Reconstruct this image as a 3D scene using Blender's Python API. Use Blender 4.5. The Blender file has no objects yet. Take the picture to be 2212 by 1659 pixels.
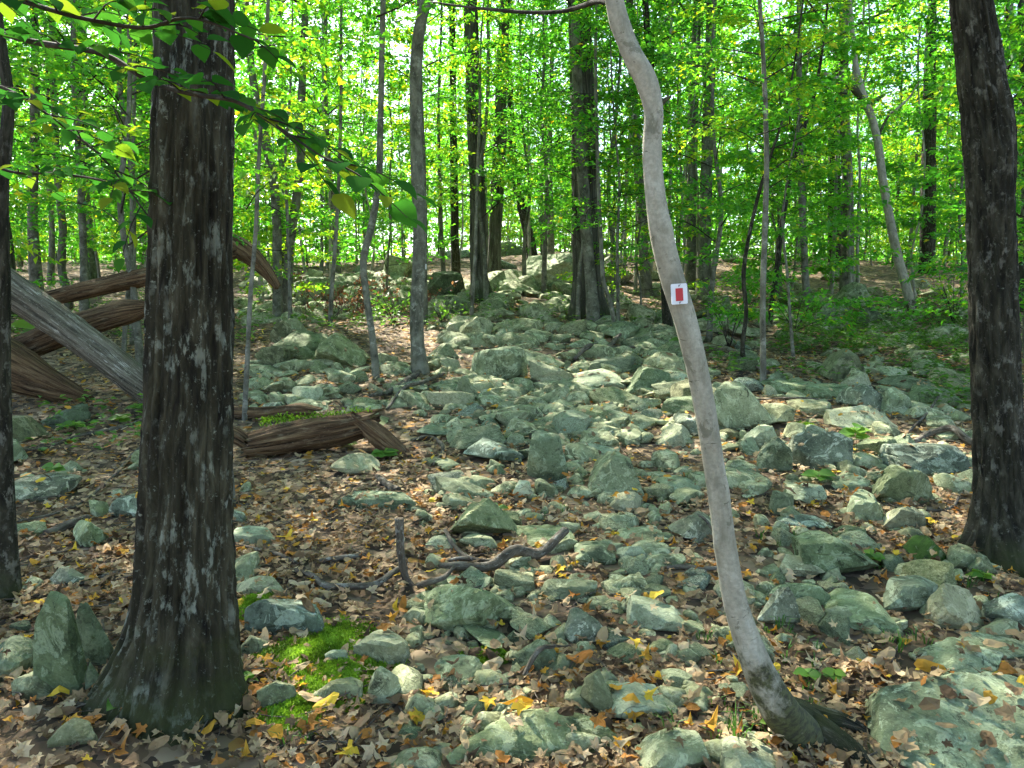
import bpy, bmesh, math, random
import numpy as np
from mathutils import Vector, Matrix
from mathutils.bvhtree import BVHTree

# ------------------------------------------------------------------ camera, sky, sun, exposure
SC = bpy.context.scene
COL = SC.collection
PITCH = math.radians(5.0)
CAMZ = 1.6
FPX = 1659.0                       # focal length in pixels of a 2212 x 1659 view of the photograph
cam_data = bpy.data.cameras.new('camera')
cam_data.sensor_width = 36.0
cam_data.lens = 27.0
cam_data.clip_start = 0.05
cam_data.clip_end = 3000.0
cam = bpy.data.objects.new('camera', cam_data)
cam.location = (0, 0, CAMZ)
cam.rotation_euler = (math.pi / 2 - PITCH, 0, 0)
COL.objects.link(cam)
SC.camera = cam

SUN_AZ = math.radians(-28.0)       # measured from +Y (straight ahead), positive to the right
SUN_EL = math.radians(46.0)
world = bpy.data.worlds.new('World')
SC.world = world
world.use_nodes = True
wn = world.node_tree
sky = wn.nodes.new('ShaderNodeTexSky')
sky.sky_type = 'NISHITA'
sky.sun_disc = False
sky.sun_elevation = SUN_EL
sky.sun_rotation = SUN_AZ
sky.air_density = 1.0
sky.dust_density = 1.6
bg = wn.nodes['Background']
bg.inputs['Strength'].default_value = 0.105
wn.links.new(sky.outputs['Color'], bg.inputs['Color'])

sun_d = bpy.data.lights.new('sun', 'SUN')
sun_d.energy = 5.0
sun_d.angle = math.radians(0.53)
sun_d.color = (1.0, 0.95, 0.86)
sun = bpy.data.objects.new('sun', sun_d)
sdir = Vector((math.sin(SUN_AZ) * math.cos(SUN_EL), math.cos(SUN_AZ) * math.cos(SUN_EL), math.sin(SUN_EL)))
sun.rotation_euler = sdir.to_track_quat('Z', 'Y').to_euler()
sun.location = sdir * 60
COL.objects.link(sun)

SC.view_settings.view_transform = 'Standard'
SC.view_settings.look = 'None'
SC.view_settings.gamma = 1.0
SC.view_settings.exposure = 2.5
SC.view_settings.use_curve_mapping = False
SC.render.engine = 'CYCLES'
cy = SC.cycles
cy.max_bounces = 6
cy.diffuse_bounces = 4
cy.glossy_bounces = 2
cy.transmission_bounces = 4
cy.transparent_max_bounces = 4
cy.caustics_reflective = False
cy.caustics_refractive = False
cy.use_denoising = True
try:
    cy.denoiser = 'OPENIMAGEDENOISE'
except Exception:
    pass
cy.use_adaptive_sampling = True
cy.adaptive_threshold = 0.03
cy.sample_clamp_indirect = 6.0

# ------------------------------------------------------------------ noise, terrain, picking
def _hash(i, j, k, s):
    n = (i * 374761393 + j * 668265263 + k * 1440662683 + s * 97471117) & 0xffffffff
    n = ((n ^ (n >> 13)) * 1274126177) & 0xffffffff
    n = n ^ (n >> 16)
    return (n & 0xffff) / 32767.5 - 1.0

def vnoise(p, seed=0):
    p = np.asarray(p, float)
    f = np.floor(p)
    i = f.astype(np.int64)
    t = p - f
    t = t * t * t * (t * (t * 6 - 15) + 10)
    out = 0.0
    for a in (0, 1):
        wx = t[..., 0] if a else 1 - t[..., 0]
        for b in (0, 1):
            wy = t[..., 1] if b else 1 - t[..., 1]
            for c in (0, 1):
                wz = t[..., 2] if c else 1 - t[..., 2]
                out = out + wx * wy * wz * _hash(i[..., 0] + a, i[..., 1] + b, i[..., 2] + c, seed)
    return out

def fbm(p, octv=4, seed=0, gain=0.5):
    p = np.asarray(p, float)
    out, amp, tot = 0.0, 1.0, 0.0
    for o in range(octv):
        out = out + amp * vnoise(p * (2.03 ** o) + 11.3 * o, seed + o)
        tot += amp
        amp *= gain
    return out / tot

PY = np.array([-60, -6, 0, 2, 4, 7, 10, 14, 18, 22, 26, 30, 36, 50, 90, 400], float)
PZ = np.array([-4, -.35, 0, .10, .24, .58, .98, 1.52, 2.06, 2.60, 3.08, 3.46, 3.95, 5.1, 8.6, 20], float)

def H_exact(x, y):
    x = np.asarray(x, float)
    y = np.asarray(y, float)
    z = 0.0
    for o in (-1.2, -.6, 0, .6, 1.2):
        z = z + np.interp(y + o, PY, PZ)
    z = z / 5
    tt = np.clip((y - 17) / 10, 0, 1)
    z = z + .55 * np.exp(-((x - .2) / 5.5) ** 2) * tt * tt * (3 - 2 * tt) * np.clip((60 - y) / 25, 0, 1)
    z = z + .35 * np.exp(-((x - 11) / 5) ** 2) * tt * np.clip((60 - y) / 25, 0, 1)
    q = np.stack([x * .33, y * .33, x * 0 + .5], -1)
    z = z + .14 * vnoise(q, 5) * np.clip(y / 6, .2, 1.6)
    q = np.stack([x * 1.25, y * 1.25, x * 0 + 2.5], -1)
    return z + .045 * vnoise(q, 6)

GX0, GY0, GST = -46.0, -12.0, .125
_gx = np.arange(GX0, 46.01, GST)
_gy = np.arange(GY0, 72.01, GST)
HG = H_exact(*np.meshgrid(_gx, _gy))

def H(x, y):
    """ground height"""
    x, y = np.broadcast_arrays(np.asarray(x, float), np.asarray(y, float))
    fx = np.clip((x - GX0) / GST, 0, HG.shape[1] - 1.001)
    fy = np.clip((y - GY0) / GST, 0, HG.shape[0] - 1.001)
    i, j = fx.astype(int), fy.astype(int)
    u, v = fx - i, fy - j
    z = (HG[j, i] * (1 - u) + HG[j, i + 1] * u) * (1 - v) + (HG[j + 1, i] * (1 - u) + HG[j + 1, i + 1] * u) * v
    out = (x < GX0) | (x > 46) | (y < GY0) | (y > 72)
    if out.any():
        z = np.where(out, H_exact(x, y), z)
    return z

CP, SP = math.cos(PITCH), math.sin(PITCH)

def ray(px, py):
    u = (px - 1106.0) / FPX
    v = (829.5 - py) / FPX
    return np.array([u, CP + v * SP, -SP + v * CP])

def pt(px, py, depth):
    d = ray(px, py)
    return np.array([0, 0, CAMZ]) + d * (depth / d[1])

TS = np.concatenate([np.linspace(1.4, 8, 90), np.linspace(8.15, 34, 130)])

def at(px, py):
    """the point of the ground seen at a pixel"""
    d = ray(px, py)
    P = np.array([0, 0, CAMZ]) + TS[:, None] * d[None, :]
    below = P[:, 2] < H(P[:, 0], P[:, 1])
    k = int(np.argmax(below)) if below.any() else len(TS) - 1
    if k > 0 and below[k]:
        t = np.linspace(TS[k - 1], TS[k], 14)
        P = np.array([0, 0, CAMZ]) + t[:, None] * d[None, :]
        k = int(np.argmax(P[:, 2] < H(P[:, 0], P[:, 1]) + 1e-6))
    p = P[k].copy()
    p[2] = float(H(p[0], p[1]))
    return p

# ------------------------------------------------------------------ mesh helpers
class MB:
    """collects triangles; build() links them as one mesh object"""
    def __init__(self):
        self.v, self.f, self.t, self.c, self.n = [], [], [], [], 0
    def add(self, V, F, tint=0.0, tc=None):
        V = np.asarray(V, float).reshape(-1, 3)
        F = np.asarray(F, np.int64).reshape(-1, 3)
        self.v.append(V)
        self.f.append(F + self.n)
        self.t.append(np.broadcast_to(np.asarray(tint, float), (len(V),)).copy())
        self.c.append(V.copy() if tc is None else np.asarray(tc, float))
        self.n += len(V)
        return self
    def mesh(self, name, mat, smooth=True, origin=None, crease=None):
        V = np.concatenate(self.v)
        F = np.concatenate(self.f)
        if origin is not None:
            V = V - np.asarray(origin)[None, :]
        me = bpy.data.meshes.new(name)
        me.vertices.add(len(V))
        me.vertices.foreach_set('co', V.astype(np.float32).ravel())
        me.loops.add(len(F) * 3)
        me.loops.foreach_set('vertex_index', F.astype(np.int32).ravel())
        me.polygons.add(len(F))
        me.polygons.foreach_set('loop_start', np.arange(0, len(F) * 3, 3, dtype=np.int32))
        me.polygons.foreach_set('use_smooth', np.full(len(F), smooth))
        a = me.attributes.new('tint', 'FLOAT', 'POINT')
        a.data.foreach_set('value', np.concatenate(self.t).astype(np.float32))
        a = me.attributes.new('tc', 'FLOAT_VECTOR', 'POINT')
        a.data.foreach_set('vector', np.concatenate(self.c).astype(np.float32).ravel())
        me.update(calc_edges=True)
        me.validate()
        if crease:
            me.set_sharp_from_angle(angle=math.radians(crease))
        if mat is not None:
            me.materials.append(mat)
        return me
    def build(self, name, mat, parent=None, smooth=True, origin=None, loc=None, crease=None):
        me = self.mesh(name, mat, smooth, origin, crease)
        return put(name, me, parent, loc if loc is not None else origin if parent is None else None)

def put(name, me, parent=None, loc=None):
    o = bpy.data.objects.new(name, me)
    COL.objects.link(o)
    if parent is not None:
        o.parent = parent
    if loc is not None:
        o.location = tuple(float(q) for q in loc)
    return o

def tag(o, label=None, cat=None, group=None, kind=None):
    if label: o['label'] = label
    if cat: o['category'] = cat
    if group: o['group'] = group
    if kind: o['kind'] = kind
    return o

ORD = ['nearest', 'second nearest', 'third nearest', 'fourth nearest', 'fifth nearest', 'sixth nearest', 'seventh nearest', 'eighth nearest', 'ninth nearest', 'tenth nearest'] + ['%s nearest' % w for w in
       ('eleventh', 'twelfth', 'thirteenth', 'fourteenth', 'fifteenth', 'sixteenth', 'seventeenth', 'eighteenth', 'nineteenth', 'twentieth')]
def single_out(items):
    """items: (object, description, distance); alike descriptions are told apart by their order in depth"""
    sets = {}
    for o, dsc, dist in items:
        sets.setdefault(dsc, []).append((dist, o.name, o))
    for dsc, lst in sets.items():
        lst.sort()
        for i, (_, _, o) in enumerate(lst):
            o['label'] = dsc if len(lst) == 1 else ORD[min(i, 19)] + ' ' + dsc

POSTS = [(0, 'the left edge'), (135, 'the crooked pale stem'), (405, 'the big trunk'), (608, 'the pale twin stems'), (808, 'the thin bent trunk'), (904, 'the straight grey trunk'),
         (1045, 'the ridge pair'), (1268, 'the broad ridged trunk'), (1430, 'the curved tree'), (1650, 'the lone sapling'), (1930, 'the leaning white tree'), (2145, 'the right dark tree'), (2212, 'the right edge')]
def between(x, y):
    if y <= 0:
        return 'behind the viewer, added for shade'
    px = 1106 + FPX * x / y
    if px < 0 or px > 2212:
        return 'just outside the %s picture edge' % ('left' if px < 0 else 'right')
    for (a, na), (b, nb) in zip(POSTS, POSTS[1:]):
        if a <= px <= b:
            return 'between %s and %s' % (na, nb)

def empty(name, loc, rz=0.0):
    o = bpy.data.objects.new(name, None)
    o.empty_display_size = .1
    o.location = tuple(float(q) for q in loc)
    o.rotation_euler = (0, 0, rz)
    COL.objects.link(o)
    return o

def catmull(P, n):
    """smooth curve through P, sampled at n even steps of chord length"""
    P = np.asarray(P, float)
    h = np.maximum(np.linalg.norm(np.diff(P[:, :3], axis=0), axis=1), 1e-6)
    L = np.concatenate([[0], np.cumsum(h)])
    s = np.linspace(0, L[-1], n)
    dd = np.diff(P, axis=0) / h[:, None]
    m = np.empty_like(P)
    m[0], m[-1] = dd[0], dd[-1]
    if len(P) > 2:
        w0, w1 = h[1:, None], h[:-1, None]
        m[1:-1] = (dd[:-1] * w0 + dd[1:] * w1) / (w0 + w1)
    k = np.clip(np.searchsorted(L, s, side='right') - 1, 0, len(P) - 2)
    hk = h[k][:, None]
    t = ((s - L[k]) / h[k])[:, None]
    t2, t3 = t * t, t * t * t
    return (2 * t3 - 3 * t2 + 1) * P[k] + (t3 - 2 * t2 + t) * hk * m[k] + (3 * t2 - 2 * t3) * P[k + 1] + (t3 - t2) * hk * m[k + 1]

def tube(P, R, segs=8, rings=None, disp=None, cap=True, ref=None, jag=(0, 0), seed=0):
    """tube along P (k,3) with radii R; disp(theta, s, r) -> radial offset array; returns V, F, tc"""
    PR = np.column_stack([np.asarray(P, float), np.asarray(R, float)])
    n = rings or max(len(PR), 2)
    C = catmull(PR, n)
    C[:, 3] = np.maximum(C[:, 3], 0.0008)
    T = np.gradient(C[:, :3], axis=0)
    T /= np.linalg.norm(T, axis=1)[:, None] + 1e-12
    r0 = np.array(ref if ref is not None else ([1, 0, 0] if abs(T[0][0]) < .8 else [0, 1, 0]), float)
    U = np.zeros((n, 3))
    u = r0 - T[0] * np.dot(r0, T[0])
    u /= np.linalg.norm(u)
    for i in range(n):
        u = u - T[i] * np.dot(u, T[i])
        u /= np.linalg.norm(u)
        U[i] = u
    W = np.cross(T, U)
    s = np.concatenate([[0], np.cumsum(np.linalg.norm(np.diff(C[:, :3], axis=0), axis=1))])
    th = np.linspace(0, 2 * np.pi, segs, endpoint=False)
    TH, S = np.meshgrid(th, s)
    RR = np.repeat(C[:, 3][:, None], segs, 1)
    if disp is not None:
        RR = RR + disp(TH, S, RR)
    V = C[:, None, :3] + RR[..., None] * (np.cos(TH)[..., None] * U[:, None, :] + np.sin(TH)[..., None] * W[:, None, :])
    if jag[0]:
        a = jag[0] * fbm(np.stack([np.cos(th) * 3, np.sin(th) * 3, th * 0 + seed], -1), 3, seed)
        for k in range(3):
            V[k] -= T[0][None] * (a * (1 - k / 3))[:, None]
    if jag[1]:
        a = jag[1] * fbm(np.stack([np.cos(th) * 3, np.sin(th) * 3, th * 0 + seed + 7], -1), 3, seed + 1)
        for k in range(3):
            V[-1 - k] += T[-1][None] * (a * (1 - k / 3))[:, None]
    tc = np.stack([np.cos(TH) * C[:, 3].mean(), np.sin(TH) * C[:, 3].mean(), S], -1).reshape(-1, 3)
    idx = np.arange(n * segs).reshape(n, segs)
    a, b = idx[:-1], np.roll(idx[:-1], -1, 1)
    c, d = np.roll(idx[1:], -1, 1), idx[1:]
    F = np.concatenate([np.stack([a, b, c], -1).reshape(-1, 3), np.stack([a, c, d], -1).reshape(-1, 3)])
    V = V.reshape(-1, 3)
    if cap:
        V = np.vstack([V, C[0, :3] + T[0] * C[0, 3] * (.6 if jag[0] else 0), C[-1, :3] - T[-1] * C[-1, 3] * (.9 if jag[1] else 0)])
        tc = np.vstack([tc, [0, 0, s[0]], [0, 0, s[-1]]])
        i0, i1 = n * segs, n * segs + 1
        k = np.arange(segs)
        F = np.concatenate([F, np.stack([np.full(segs, i0), (k + 1) % segs, k], -1),
                            np.stack([np.full(segs, i1), idx[-1][k], idx[-1][(k + 1) % segs]], -1)])
    return V, F, tc

# ------------------------------------------------------------------ materials
def new_mat(name):
    m = bpy.data.materials.new(name)
    m.use_nodes = True
    nt = m.node_tree
    return m, nt, nt.nodes['Principled BSDF'], nt.nodes['Material Output']

def nd(nt, typ, **kw):
    n = nt.nodes.new('ShaderNode' + typ)
    for k, v in kw.items():
        if k.startswith('i_'):
            n.inputs[k[2:].replace('_', ' ')].default_value = v
        else:
            setattr(n, k, v)
    return n

def ramp(nt, fac, stops, interp='LINEAR'):
    r = nt.nodes.new('ShaderNodeValToRGB')
    cr = r.color_ramp
    cr.interpolation = interp
    while len(cr.elements) < len(stops):
        cr.elements.new(.5)
    for e, (p, c) in zip(cr.elements, stops):
        e.position = p
        e.color = (c[0], c[1], c[2], 1) if not isinstance(c, (int, float)) else (c, c, c, 1)
    nt.links.new(fac, r.inputs['Fac'])
    return r.outputs['Color']

def mixc(nt, fac, a, b, mode='MIX'):
    n = nt.nodes.new('ShaderNodeMix')
    n.data_type = 'RGBA'
    n.blend_type = mode
    for sock, val in ((0, fac), (6, a), (7, b)):
        if hasattr(val, 'links'):
            nt.links.new(val, n.inputs[sock])
        elif isinstance(val, (int, float)):
            n.inputs[sock].default_value = val
        else:
            n.inputs[sock].default_value = (*val, 1)
    return n.outputs[2]

def noise(nt, vec, scale, detail=4, rough=.6, dist=0.0):
    n = nd(nt, 'TexNoise')
    n.inputs['Scale'].default_value = scale
    n.inputs['Detail'].default_value = detail
    n.inputs['Roughness'].default_value = rough
    n.inputs['Distortion'].default_value = dist
    if vec is not None:
        nt.links.new(vec, n.inputs['Vector'])
    return n.outputs['Fac']

def mapping(nt, vec, scale):
    m = nd(nt, 'Mapping')
    m.inputs['Scale'].default_value = scale
    nt.links.new(vec, m.inputs['Vector'])
    return m.outputs['Vector']

def bump(nt, h, bsdf, strength=.5, dist=.02):
    b = nd(nt, 'Bump')
    b.inputs['Strength'].default_value = strength
    b.inputs['Distance'].default_value = dist
    nt.links.new(h, b.inputs['Height'])
    nt.links.new(b.outputs['Normal'], bsdf.inputs['Normal'])

def attr(nt, name, out):
    a = nd(nt, 'Attribute')
    a.attribute_name = name
    return a.outputs[out]

def objvec(nt, shift=True):
    tc = nd(nt, 'TexCoord')
    if not shift:
        return tc.outputs['Object']
    oi = nd(nt, 'ObjectInfo')
    mul = nd(nt, 'Math', operation='MULTIPLY')
    mul.inputs[1].default_value = 37.0
    nt.links.new(oi.outputs['Random'], mul.inputs[0])
    add = nd(nt, 'VectorMath', operation='ADD')
    nt.links.new(tc.outputs['Object'], add.inputs[0])
    nt.links.new(mul.outputs[0], add.inputs[1])
    return add.outputs[0]

def rock_material(name, dark, mid, light, lichen, moss_amt=0.0, speck=.5):
    m, nt, b, out = new_mat(name)
    v = objvec(nt)
    n1 = noise(nt, v, 4.5, 7, .72, .5)
    n2 = noise(nt, v, 17, 6, .7)
    n3 = noise(nt, v, 90, 3, .6)
    n4 = noise(nt, v, 7.5, 5, .75, 1.2)
    c = ramp(nt, n1, [(.34, dark), (.47, mid), (.64, light)])
    c = mixc(nt, ramp(nt, n4, [(.53, 0.0), (.57, speck)]), c, lichen)
    n5 = noise(nt, v, 11, 6, .8, .8)
    c = mixc(nt, ramp(nt, n5, [(.36, .85), (.42, 0.0)]), c, tuple(q * .5 for q in dark))
    c = mixc(nt, ramp(nt, n2, [(.30, .75), (.43, 0.0)]), c, tuple(q * .35 for q in dark))
    c = mixc(nt, ramp(nt, n3, [(.28, .5), (.5, 0.0)]), c, tuple(q * .5 for q in mid))
    c = mixc(nt, ramp(nt, n3, [(.60, 0.0), (.75, .55)]), c, lichen)
    oi = nd(nt, 'ObjectInfo')
    c = mixc(nt, 1.0, c, ramp(nt, oi.outputs['Random'], [(0, (.46, .53, .48)), (.2, (.96, .94, .82)), (.4, (.66, .76, .70)), (.62, (.96, 1.03, .95)), (.8, (.88, .82, .68)), (1, (1.24, 1.31, 1.22))]), 'MULTIPLY')
    vc = nd(nt, 'TexVoronoi', feature='DISTANCE_TO_EDGE')
    vc.inputs['Scale'].default_value = 2.3
    vd = nd(nt, 'VectorMath', operation='ADD')
    nz_ = nd(nt, 'TexNoise')
    nz_.inputs['Scale'].default_value = 5
    nt.links.new(v, nz_.inputs['Vector'])
    vs_ = nd(nt, 'VectorMath', operation='SCALE')
    vs_.inputs['Scale'].default_value = .3
    nt.links.new(nz_.outputs['Color'], vs_.inputs[0])
    nt.links.new(v, vd.inputs[0])
    nt.links.new(vs_.outputs[0], vd.inputs[1])
    nt.links.new(vd.outputs[0], vc.inputs['Vector'])
    crack = ramp(nt, vc.outputs['Distance'], [(.002, .8), (.010, 0.0)])
    ck = nd(nt, 'Math', operation='MULTIPLY')
    nt.links.new(crack, ck.inputs[0])
    nt.links.new(ramp(nt, n1, [(.54, 0.0), (.58, .8)]), ck.inputs[1])
    c = mixc(nt, ck.outputs[0], c, (.02, .02, .014))
    if moss_amt:
        geo = nd(nt, 'NewGeometry')
        sx = nd(nt, 'SeparateXYZ')
        nt.links.new(geo.outputs['Normal'], sx.inputs[0])
        a = nd(nt, 'Math', operation='MULTIPLY_ADD')
        nt.links.new(noise(nt, v, 6, 5, .7), a.inputs[0])
        a.inputs[1].default_value = 1.5
        nt.links.new(sx.outputs['Z'], a.inputs[2])
        mf = ramp(nt, a.outputs[0], [(1.35 - moss_amt, 0.0), (min(1.0, 1.5 - moss_amt), 1.0)])
        c = mixc(nt, mf, c, ramp(nt, n2, [(.3, (.018, .035, .006)), (.7, (.07, .13, .02))]))
    nt.links.new(c, b.inputs['Base Color'])
    b.inputs['Roughness'].default_value = .88
    b.inputs['Specular IOR Level'].default_value = .25
    hsum = nd(nt, 'Math', operation='MULTIPLY_ADD')
    nt.links.new(n2, hsum.inputs[0])
    hsum.inputs[1].default_value = 1.0
    hs2 = nd(nt, 'Math', operation='MULTIPLY')
    nt.links.new(n3, hs2.inputs[0])
    hs2.inputs[1].default_value = .35
    nt.links.new(hs2.outputs[0], hsum.inputs[2])
    bump(nt, hsum.outputs[0], b, .55, .025)
    return m

M = {}
M['rock'] = rock_material('lichened_rock', (.06, .066, .036), (.18, .197, .112), (.30, .315, .195), (.43, .45, .30), 0, .7)
M['pale'] = rock_material('pale_rock', (.13, .132, .08), (.27, .275, .175), (.40, .40, .27), (.52, .52, .37), 0, .6)
M['blue'] = rock_material('speckled_rock', (.045, .052, .036), (.135, .15, .105), (.25, .27, .20), (.45, .47, .37), 0, .9)
M['moss'] = rock_material('mossy_rock', (.05, .06, .03), (.12, .14, .07), (.20, .23, .12), (.33, .37, .24), .62)
M['dim'] = rock_material('weathered_rock', (.04, .044, .024), (.125, .137, .074), (.215, .23, .14), (.33, .35, .225), .16)
M['green'] = rock_material('green_stained_rock', (.05, .062, .026), (.15, .175, .085), (.25, .275, .145), (.38, .41, .26), .14, .6)

def bark_material(name, dark, mid, light, lich, sc=(14, 14, 2.2), lich_amt=.5, moss=None, moss_top=.8, bmp=.7, rough=.95):
    m, nt, b, out = new_mat(name)
    t = attr(nt, 'tc', 'Vector')
    oi = nd(nt, 'ObjectInfo')
    add = nd(nt, 'VectorMath', operation='ADD')
    nt.links.new(t, add.inputs[0])
    mul = nd(nt, 'Math', operation='MULTIPLY')
    mul.inputs[1].default_value = 23.0
    nt.links.new(oi.outputs['Random'], mul.inputs[0])
    nt.links.new(mul.outputs[0], add.inputs[1])
    v = add.outputs[0]
    n1 = noise(nt, mapping(nt, v, sc), 1.0, 6, .65, .5)
    n2 = noise(nt, mapping(nt, v, (sc[0] * .7, sc[1] * .7, sc[2] * 1.6)), 1.6, 5, .7)
    n3 = noise(nt, mapping(nt, v, (1, 1, .45)), 70, 5, .8)
    n4 = noise(nt, v, 5, 3, .6)
    c = ramp(nt, n1, [(.33, dark), (.5, mid), (.68, light)])
    lf = nd(nt, 'Math', operation='MULTIPLY')
    nt.links.new(ramp(nt, n2, [(.54, 0.0), (.62, lich_amt)]), lf.inputs[0])
    nt.links.new(ramp(nt, n4, [(.42, .1), (.6, 1.0)]), lf.inputs[1])
    c = mixc(nt, lf.outputs[0], c, lich)
    c = mixc(nt, ramp(nt, n3, [(.60, 0.0), (.68, lich_amt * .9)]), c, tuple(min(1, q * 1.2) for q in lich))
    if moss:
        sx = nd(nt, 'SeparateXYZ')
        nt.links.new(t, sx.inputs[0])
        a = nd(nt, 'Math', operation='MULTIPLY_ADD')
        nt.links.new(noise(nt, v, 9, 5, .7), a.inputs[0])
        a.inputs[1].default_value = moss_top * 1.3
        mz = nd(nt, 'Math', operation='MULTIPLY')
        nt.links.new(sx.outputs['Z'], mz.inputs[0])
        mz.inputs[1].default_value = -1.0
        nt.links.new(mz.outputs[0], a.inputs[2])
        c = mixc(nt, ramp(nt, a.outputs[0], [(0.0, 0.0), (.35 * moss_top, .75)]), c, moss)
    nt.links.new(c, b.inputs['Base Color'])
    b.inputs['Roughness'].default_value = rough
    b.inputs['Specular IOR Level'].default_value = .2
    s = nd(nt, 'Math', operation='MULTIPLY_ADD')
    nt.links.new(n3, s.inputs[0])
    s.inputs[1].default_value = .3
    nt.links.new(n1, s.inputs[2])
    bump(nt, s.outputs[0], b, bmp, .02)
    return m

M['oak'] = bark_material('furrowed_brown_bark', (.006, .005, .003), (.030, .027, .015), (.078, .070, .042), (.29, .31, .24), (34, 34, 3.4), .6, (.032, .037, .010), .9, 1.0)
M['dark'] = bark_material('dark_mossy_bark', (.005, .0045, .003), (.025, .023, .014), (.066, .060, .040), (.28, .27, .215), (30, 30, 4.6), .42, (.028, .034, .010), .7, 1.0)
def beech_material():
    m, nt, b, out = new_mat('smooth_pale_bark')
    t = attr(nt, 'tc', 'Vector')
    soft = noise(nt, mapping(nt, t, (24, 24, 7)), 1.0, 5, .65, .4)
    fine = noise(nt, t, 85, 4, .7)
    scar = noise(nt, mapping(nt, t, (26, 26, 46)), 1.0, 3, .55, .8)
    spot = noise(nt, mapping(nt, t, (16, 16, 11)), 1.0, 5, .75, .6)
    c = ramp(nt, soft, [(.33, (.19, .178, .128)), (.5, (.30, .28, .21)), (.68, (.41, .385, .30))])
    c = mixc(nt, ramp(nt, fine, [(.42, .35), (.56, 0.0)]), c, (.16, .15, .105))
    c = mixc(nt, ramp(nt, scar, [(.68, 0.0), (.72, .8)]), c, (.05, .045, .028))
    c = mixc(nt, ramp(nt, spot, [(.58, 0.0), (.63, .7)]), c, (.12, .115, .075))
    sx = nd(nt, 'SeparateXYZ')
    nt.links.new(t, sx.inputs[0])
    a = nd(nt, 'Math', operation='MULTIPLY_ADD')
    nt.links.new(noise(nt, mapping(nt, t, (16, 16, 6)), 1.0, 5, .7), a.inputs[0])
    a.inputs[1].default_value = 1.5
    mz = nd(nt, 'Math', operation='MULTIPLY_ADD')
    nt.links.new(sx.outputs['Z'], mz.inputs[0])
    mz.inputs[1].default_value = -1.0
    mz.inputs[2].default_value = -.12
    nt.links.new(mz.outputs[0], a.inputs[2])
    mossc = ramp(nt, fine, [(.4, (.012, .014, .004)), (.6, (.05, .055, .012))])
    c = mixc(nt, ramp(nt, a.outputs[0], [(.02, 0.0), (.2, .9)]), c, mossc)
    nt.links.new(c, b.inputs['Base Color'])
    b.inputs['Roughness'].default_value = .8
    b.inputs['Specular IOR Level'].default_value = .2
    bump(nt, fine, b, .25, .008)
    return m
M['beech'] = beech_material()
M['grey'] = bark_material('grey_bark', (.045, .045, .032), (.115, .112, .082), (.19, .185, .14), (.33, .335, .27), (12, 12, 5), .6, (.04, .05, .016), .35, .5)
M['ash'] = bark_material('ridged_grey_bark', (.016, .015, .010), (.062, .058, .042), (.125, .118, .088), (.26, .28, .22), (26, 26, 1.5), .4, (.032, .042, .014), .9, 1.0)
M['pole'] = bark_material('thin_sapling_bark', (.045, .042, .03), (.13, .125, .095), (.23, .22, .175), (.38, .37, .31), (12, 12, 5), .5)
M['palepole'] = bark_material('pale_pole_bark', (.10, .097, .075), (.24, .23, .18), (.36, .345, .28), (.5, .48, .42), (12, 12, 5), .5)
M['twig'] = bark_material('dark_twig_bark', (.012, .010, .006), (.034, .028, .019), (.065, .055, .04), (.16, .15, .12), (20, 20, 6), .3)
M['rot'] = bark_material('rotten_wood', (.010, .006, .003), (.095, .056, .028), (.215, .138, .07), (.29, .24, .15), (44, 44, 2.6), .5, None, .8, 1.0)
M['logw'] = bark_material('weathered_log_wood', (.02, .017, .011), (.105, .09, .063), (.20, .175, .13), (.42, .39, .32), (42, 42, 2.0), .75, None, .8, .8)
M['stick'] = bark_material('fallen_stick_bark', (.03, .024, .016), (.10, .083, .06), (.18, .155, .12), (.32, .31, .26), (30, 30, 9), .6, None, .8, .9)

def leaf_material(name, stops, trans=.5, tmul=(1.5, 1.5, 1.0), rough=.5, interp='LINEAR', spec=.3):
    m, nt, b, out = new_mat(name)
    t = attr(nt, 'tint', 'Fac')
    oi = nd(nt, 'ObjectInfo')
    c = ramp(nt, t, stops, interp)
    c = mixc(nt, 1.0, c, ramp(nt, oi.outputs['Random'], [(0, (.82, .9, .8)), (1, (1.15, 1.08, 1.0))]), 'MULTIPLY')
    nt.links.new(c, b.inputs['Base Color'])
    b.inputs['Roughness'].default_value = rough
    b.inputs['Specular IOR Level'].default_value = spec
    tr = nd(nt, 'BsdfTranslucent')
    nt.links.new(mixc(nt, 1.0, c, tmul, 'MULTIPLY'), tr.inputs['Color'])
    mx = nd(nt, 'MixShader')
    mx.inputs[0].default_value = trans
    nt.links.new(b.outputs[0], mx.inputs[1])
    nt.links.new(tr.outputs[0], mx.inputs[2])
    nt.links.new(mx.outputs[0], out.inputs['Surface'])
    return m

GREEN = [(0, (.022, .12, .016)), (.35, (.045, .18, .018)), (.7, (.09, .245, .018)), (.9, (.19, .31, .02)), (.97, (.36, .33, .02)), (1, (.45, .30, .02))]
M['leaf'] = leaf_material('green_foliage', GREEN, .5, (2.6, 2.65, 1.35), .38, spec=.55)
M['leafy'] = leaf_material('yellowing_foliage', [(0, (.04, .16, .014)), (.45, (.09, .25, .018)), (.8, (.24, .34, .018)), (1, (.44, .37, .02))], .5, (2.5, 2.5, 1.3), .4, spec=.5)
M['nearleaf'] = leaf_material('dark_broad_leaf', [(0, (.02, .075, .018)), (.6, (.035, .11, .02)), (.92, (.07, .16, .02)), (1, (.2, .22, .02))], .4, (1.5, 2.0, 1.0), .9, spec=0.0)
M['herb'] = leaf_material('seedling_leaf', [(0, (.05, .12, .02)), (.6, (.10, .22, .03)), (1, (.20, .32, .04))], .4, (1.6, 1.6, 1.0))
M['red'] = leaf_material('withered_red_leaf', [(0, (.10, .035, .02)), (.6, (.18, .07, .04)), (1, (.28, .15, .09))], .3)
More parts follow.
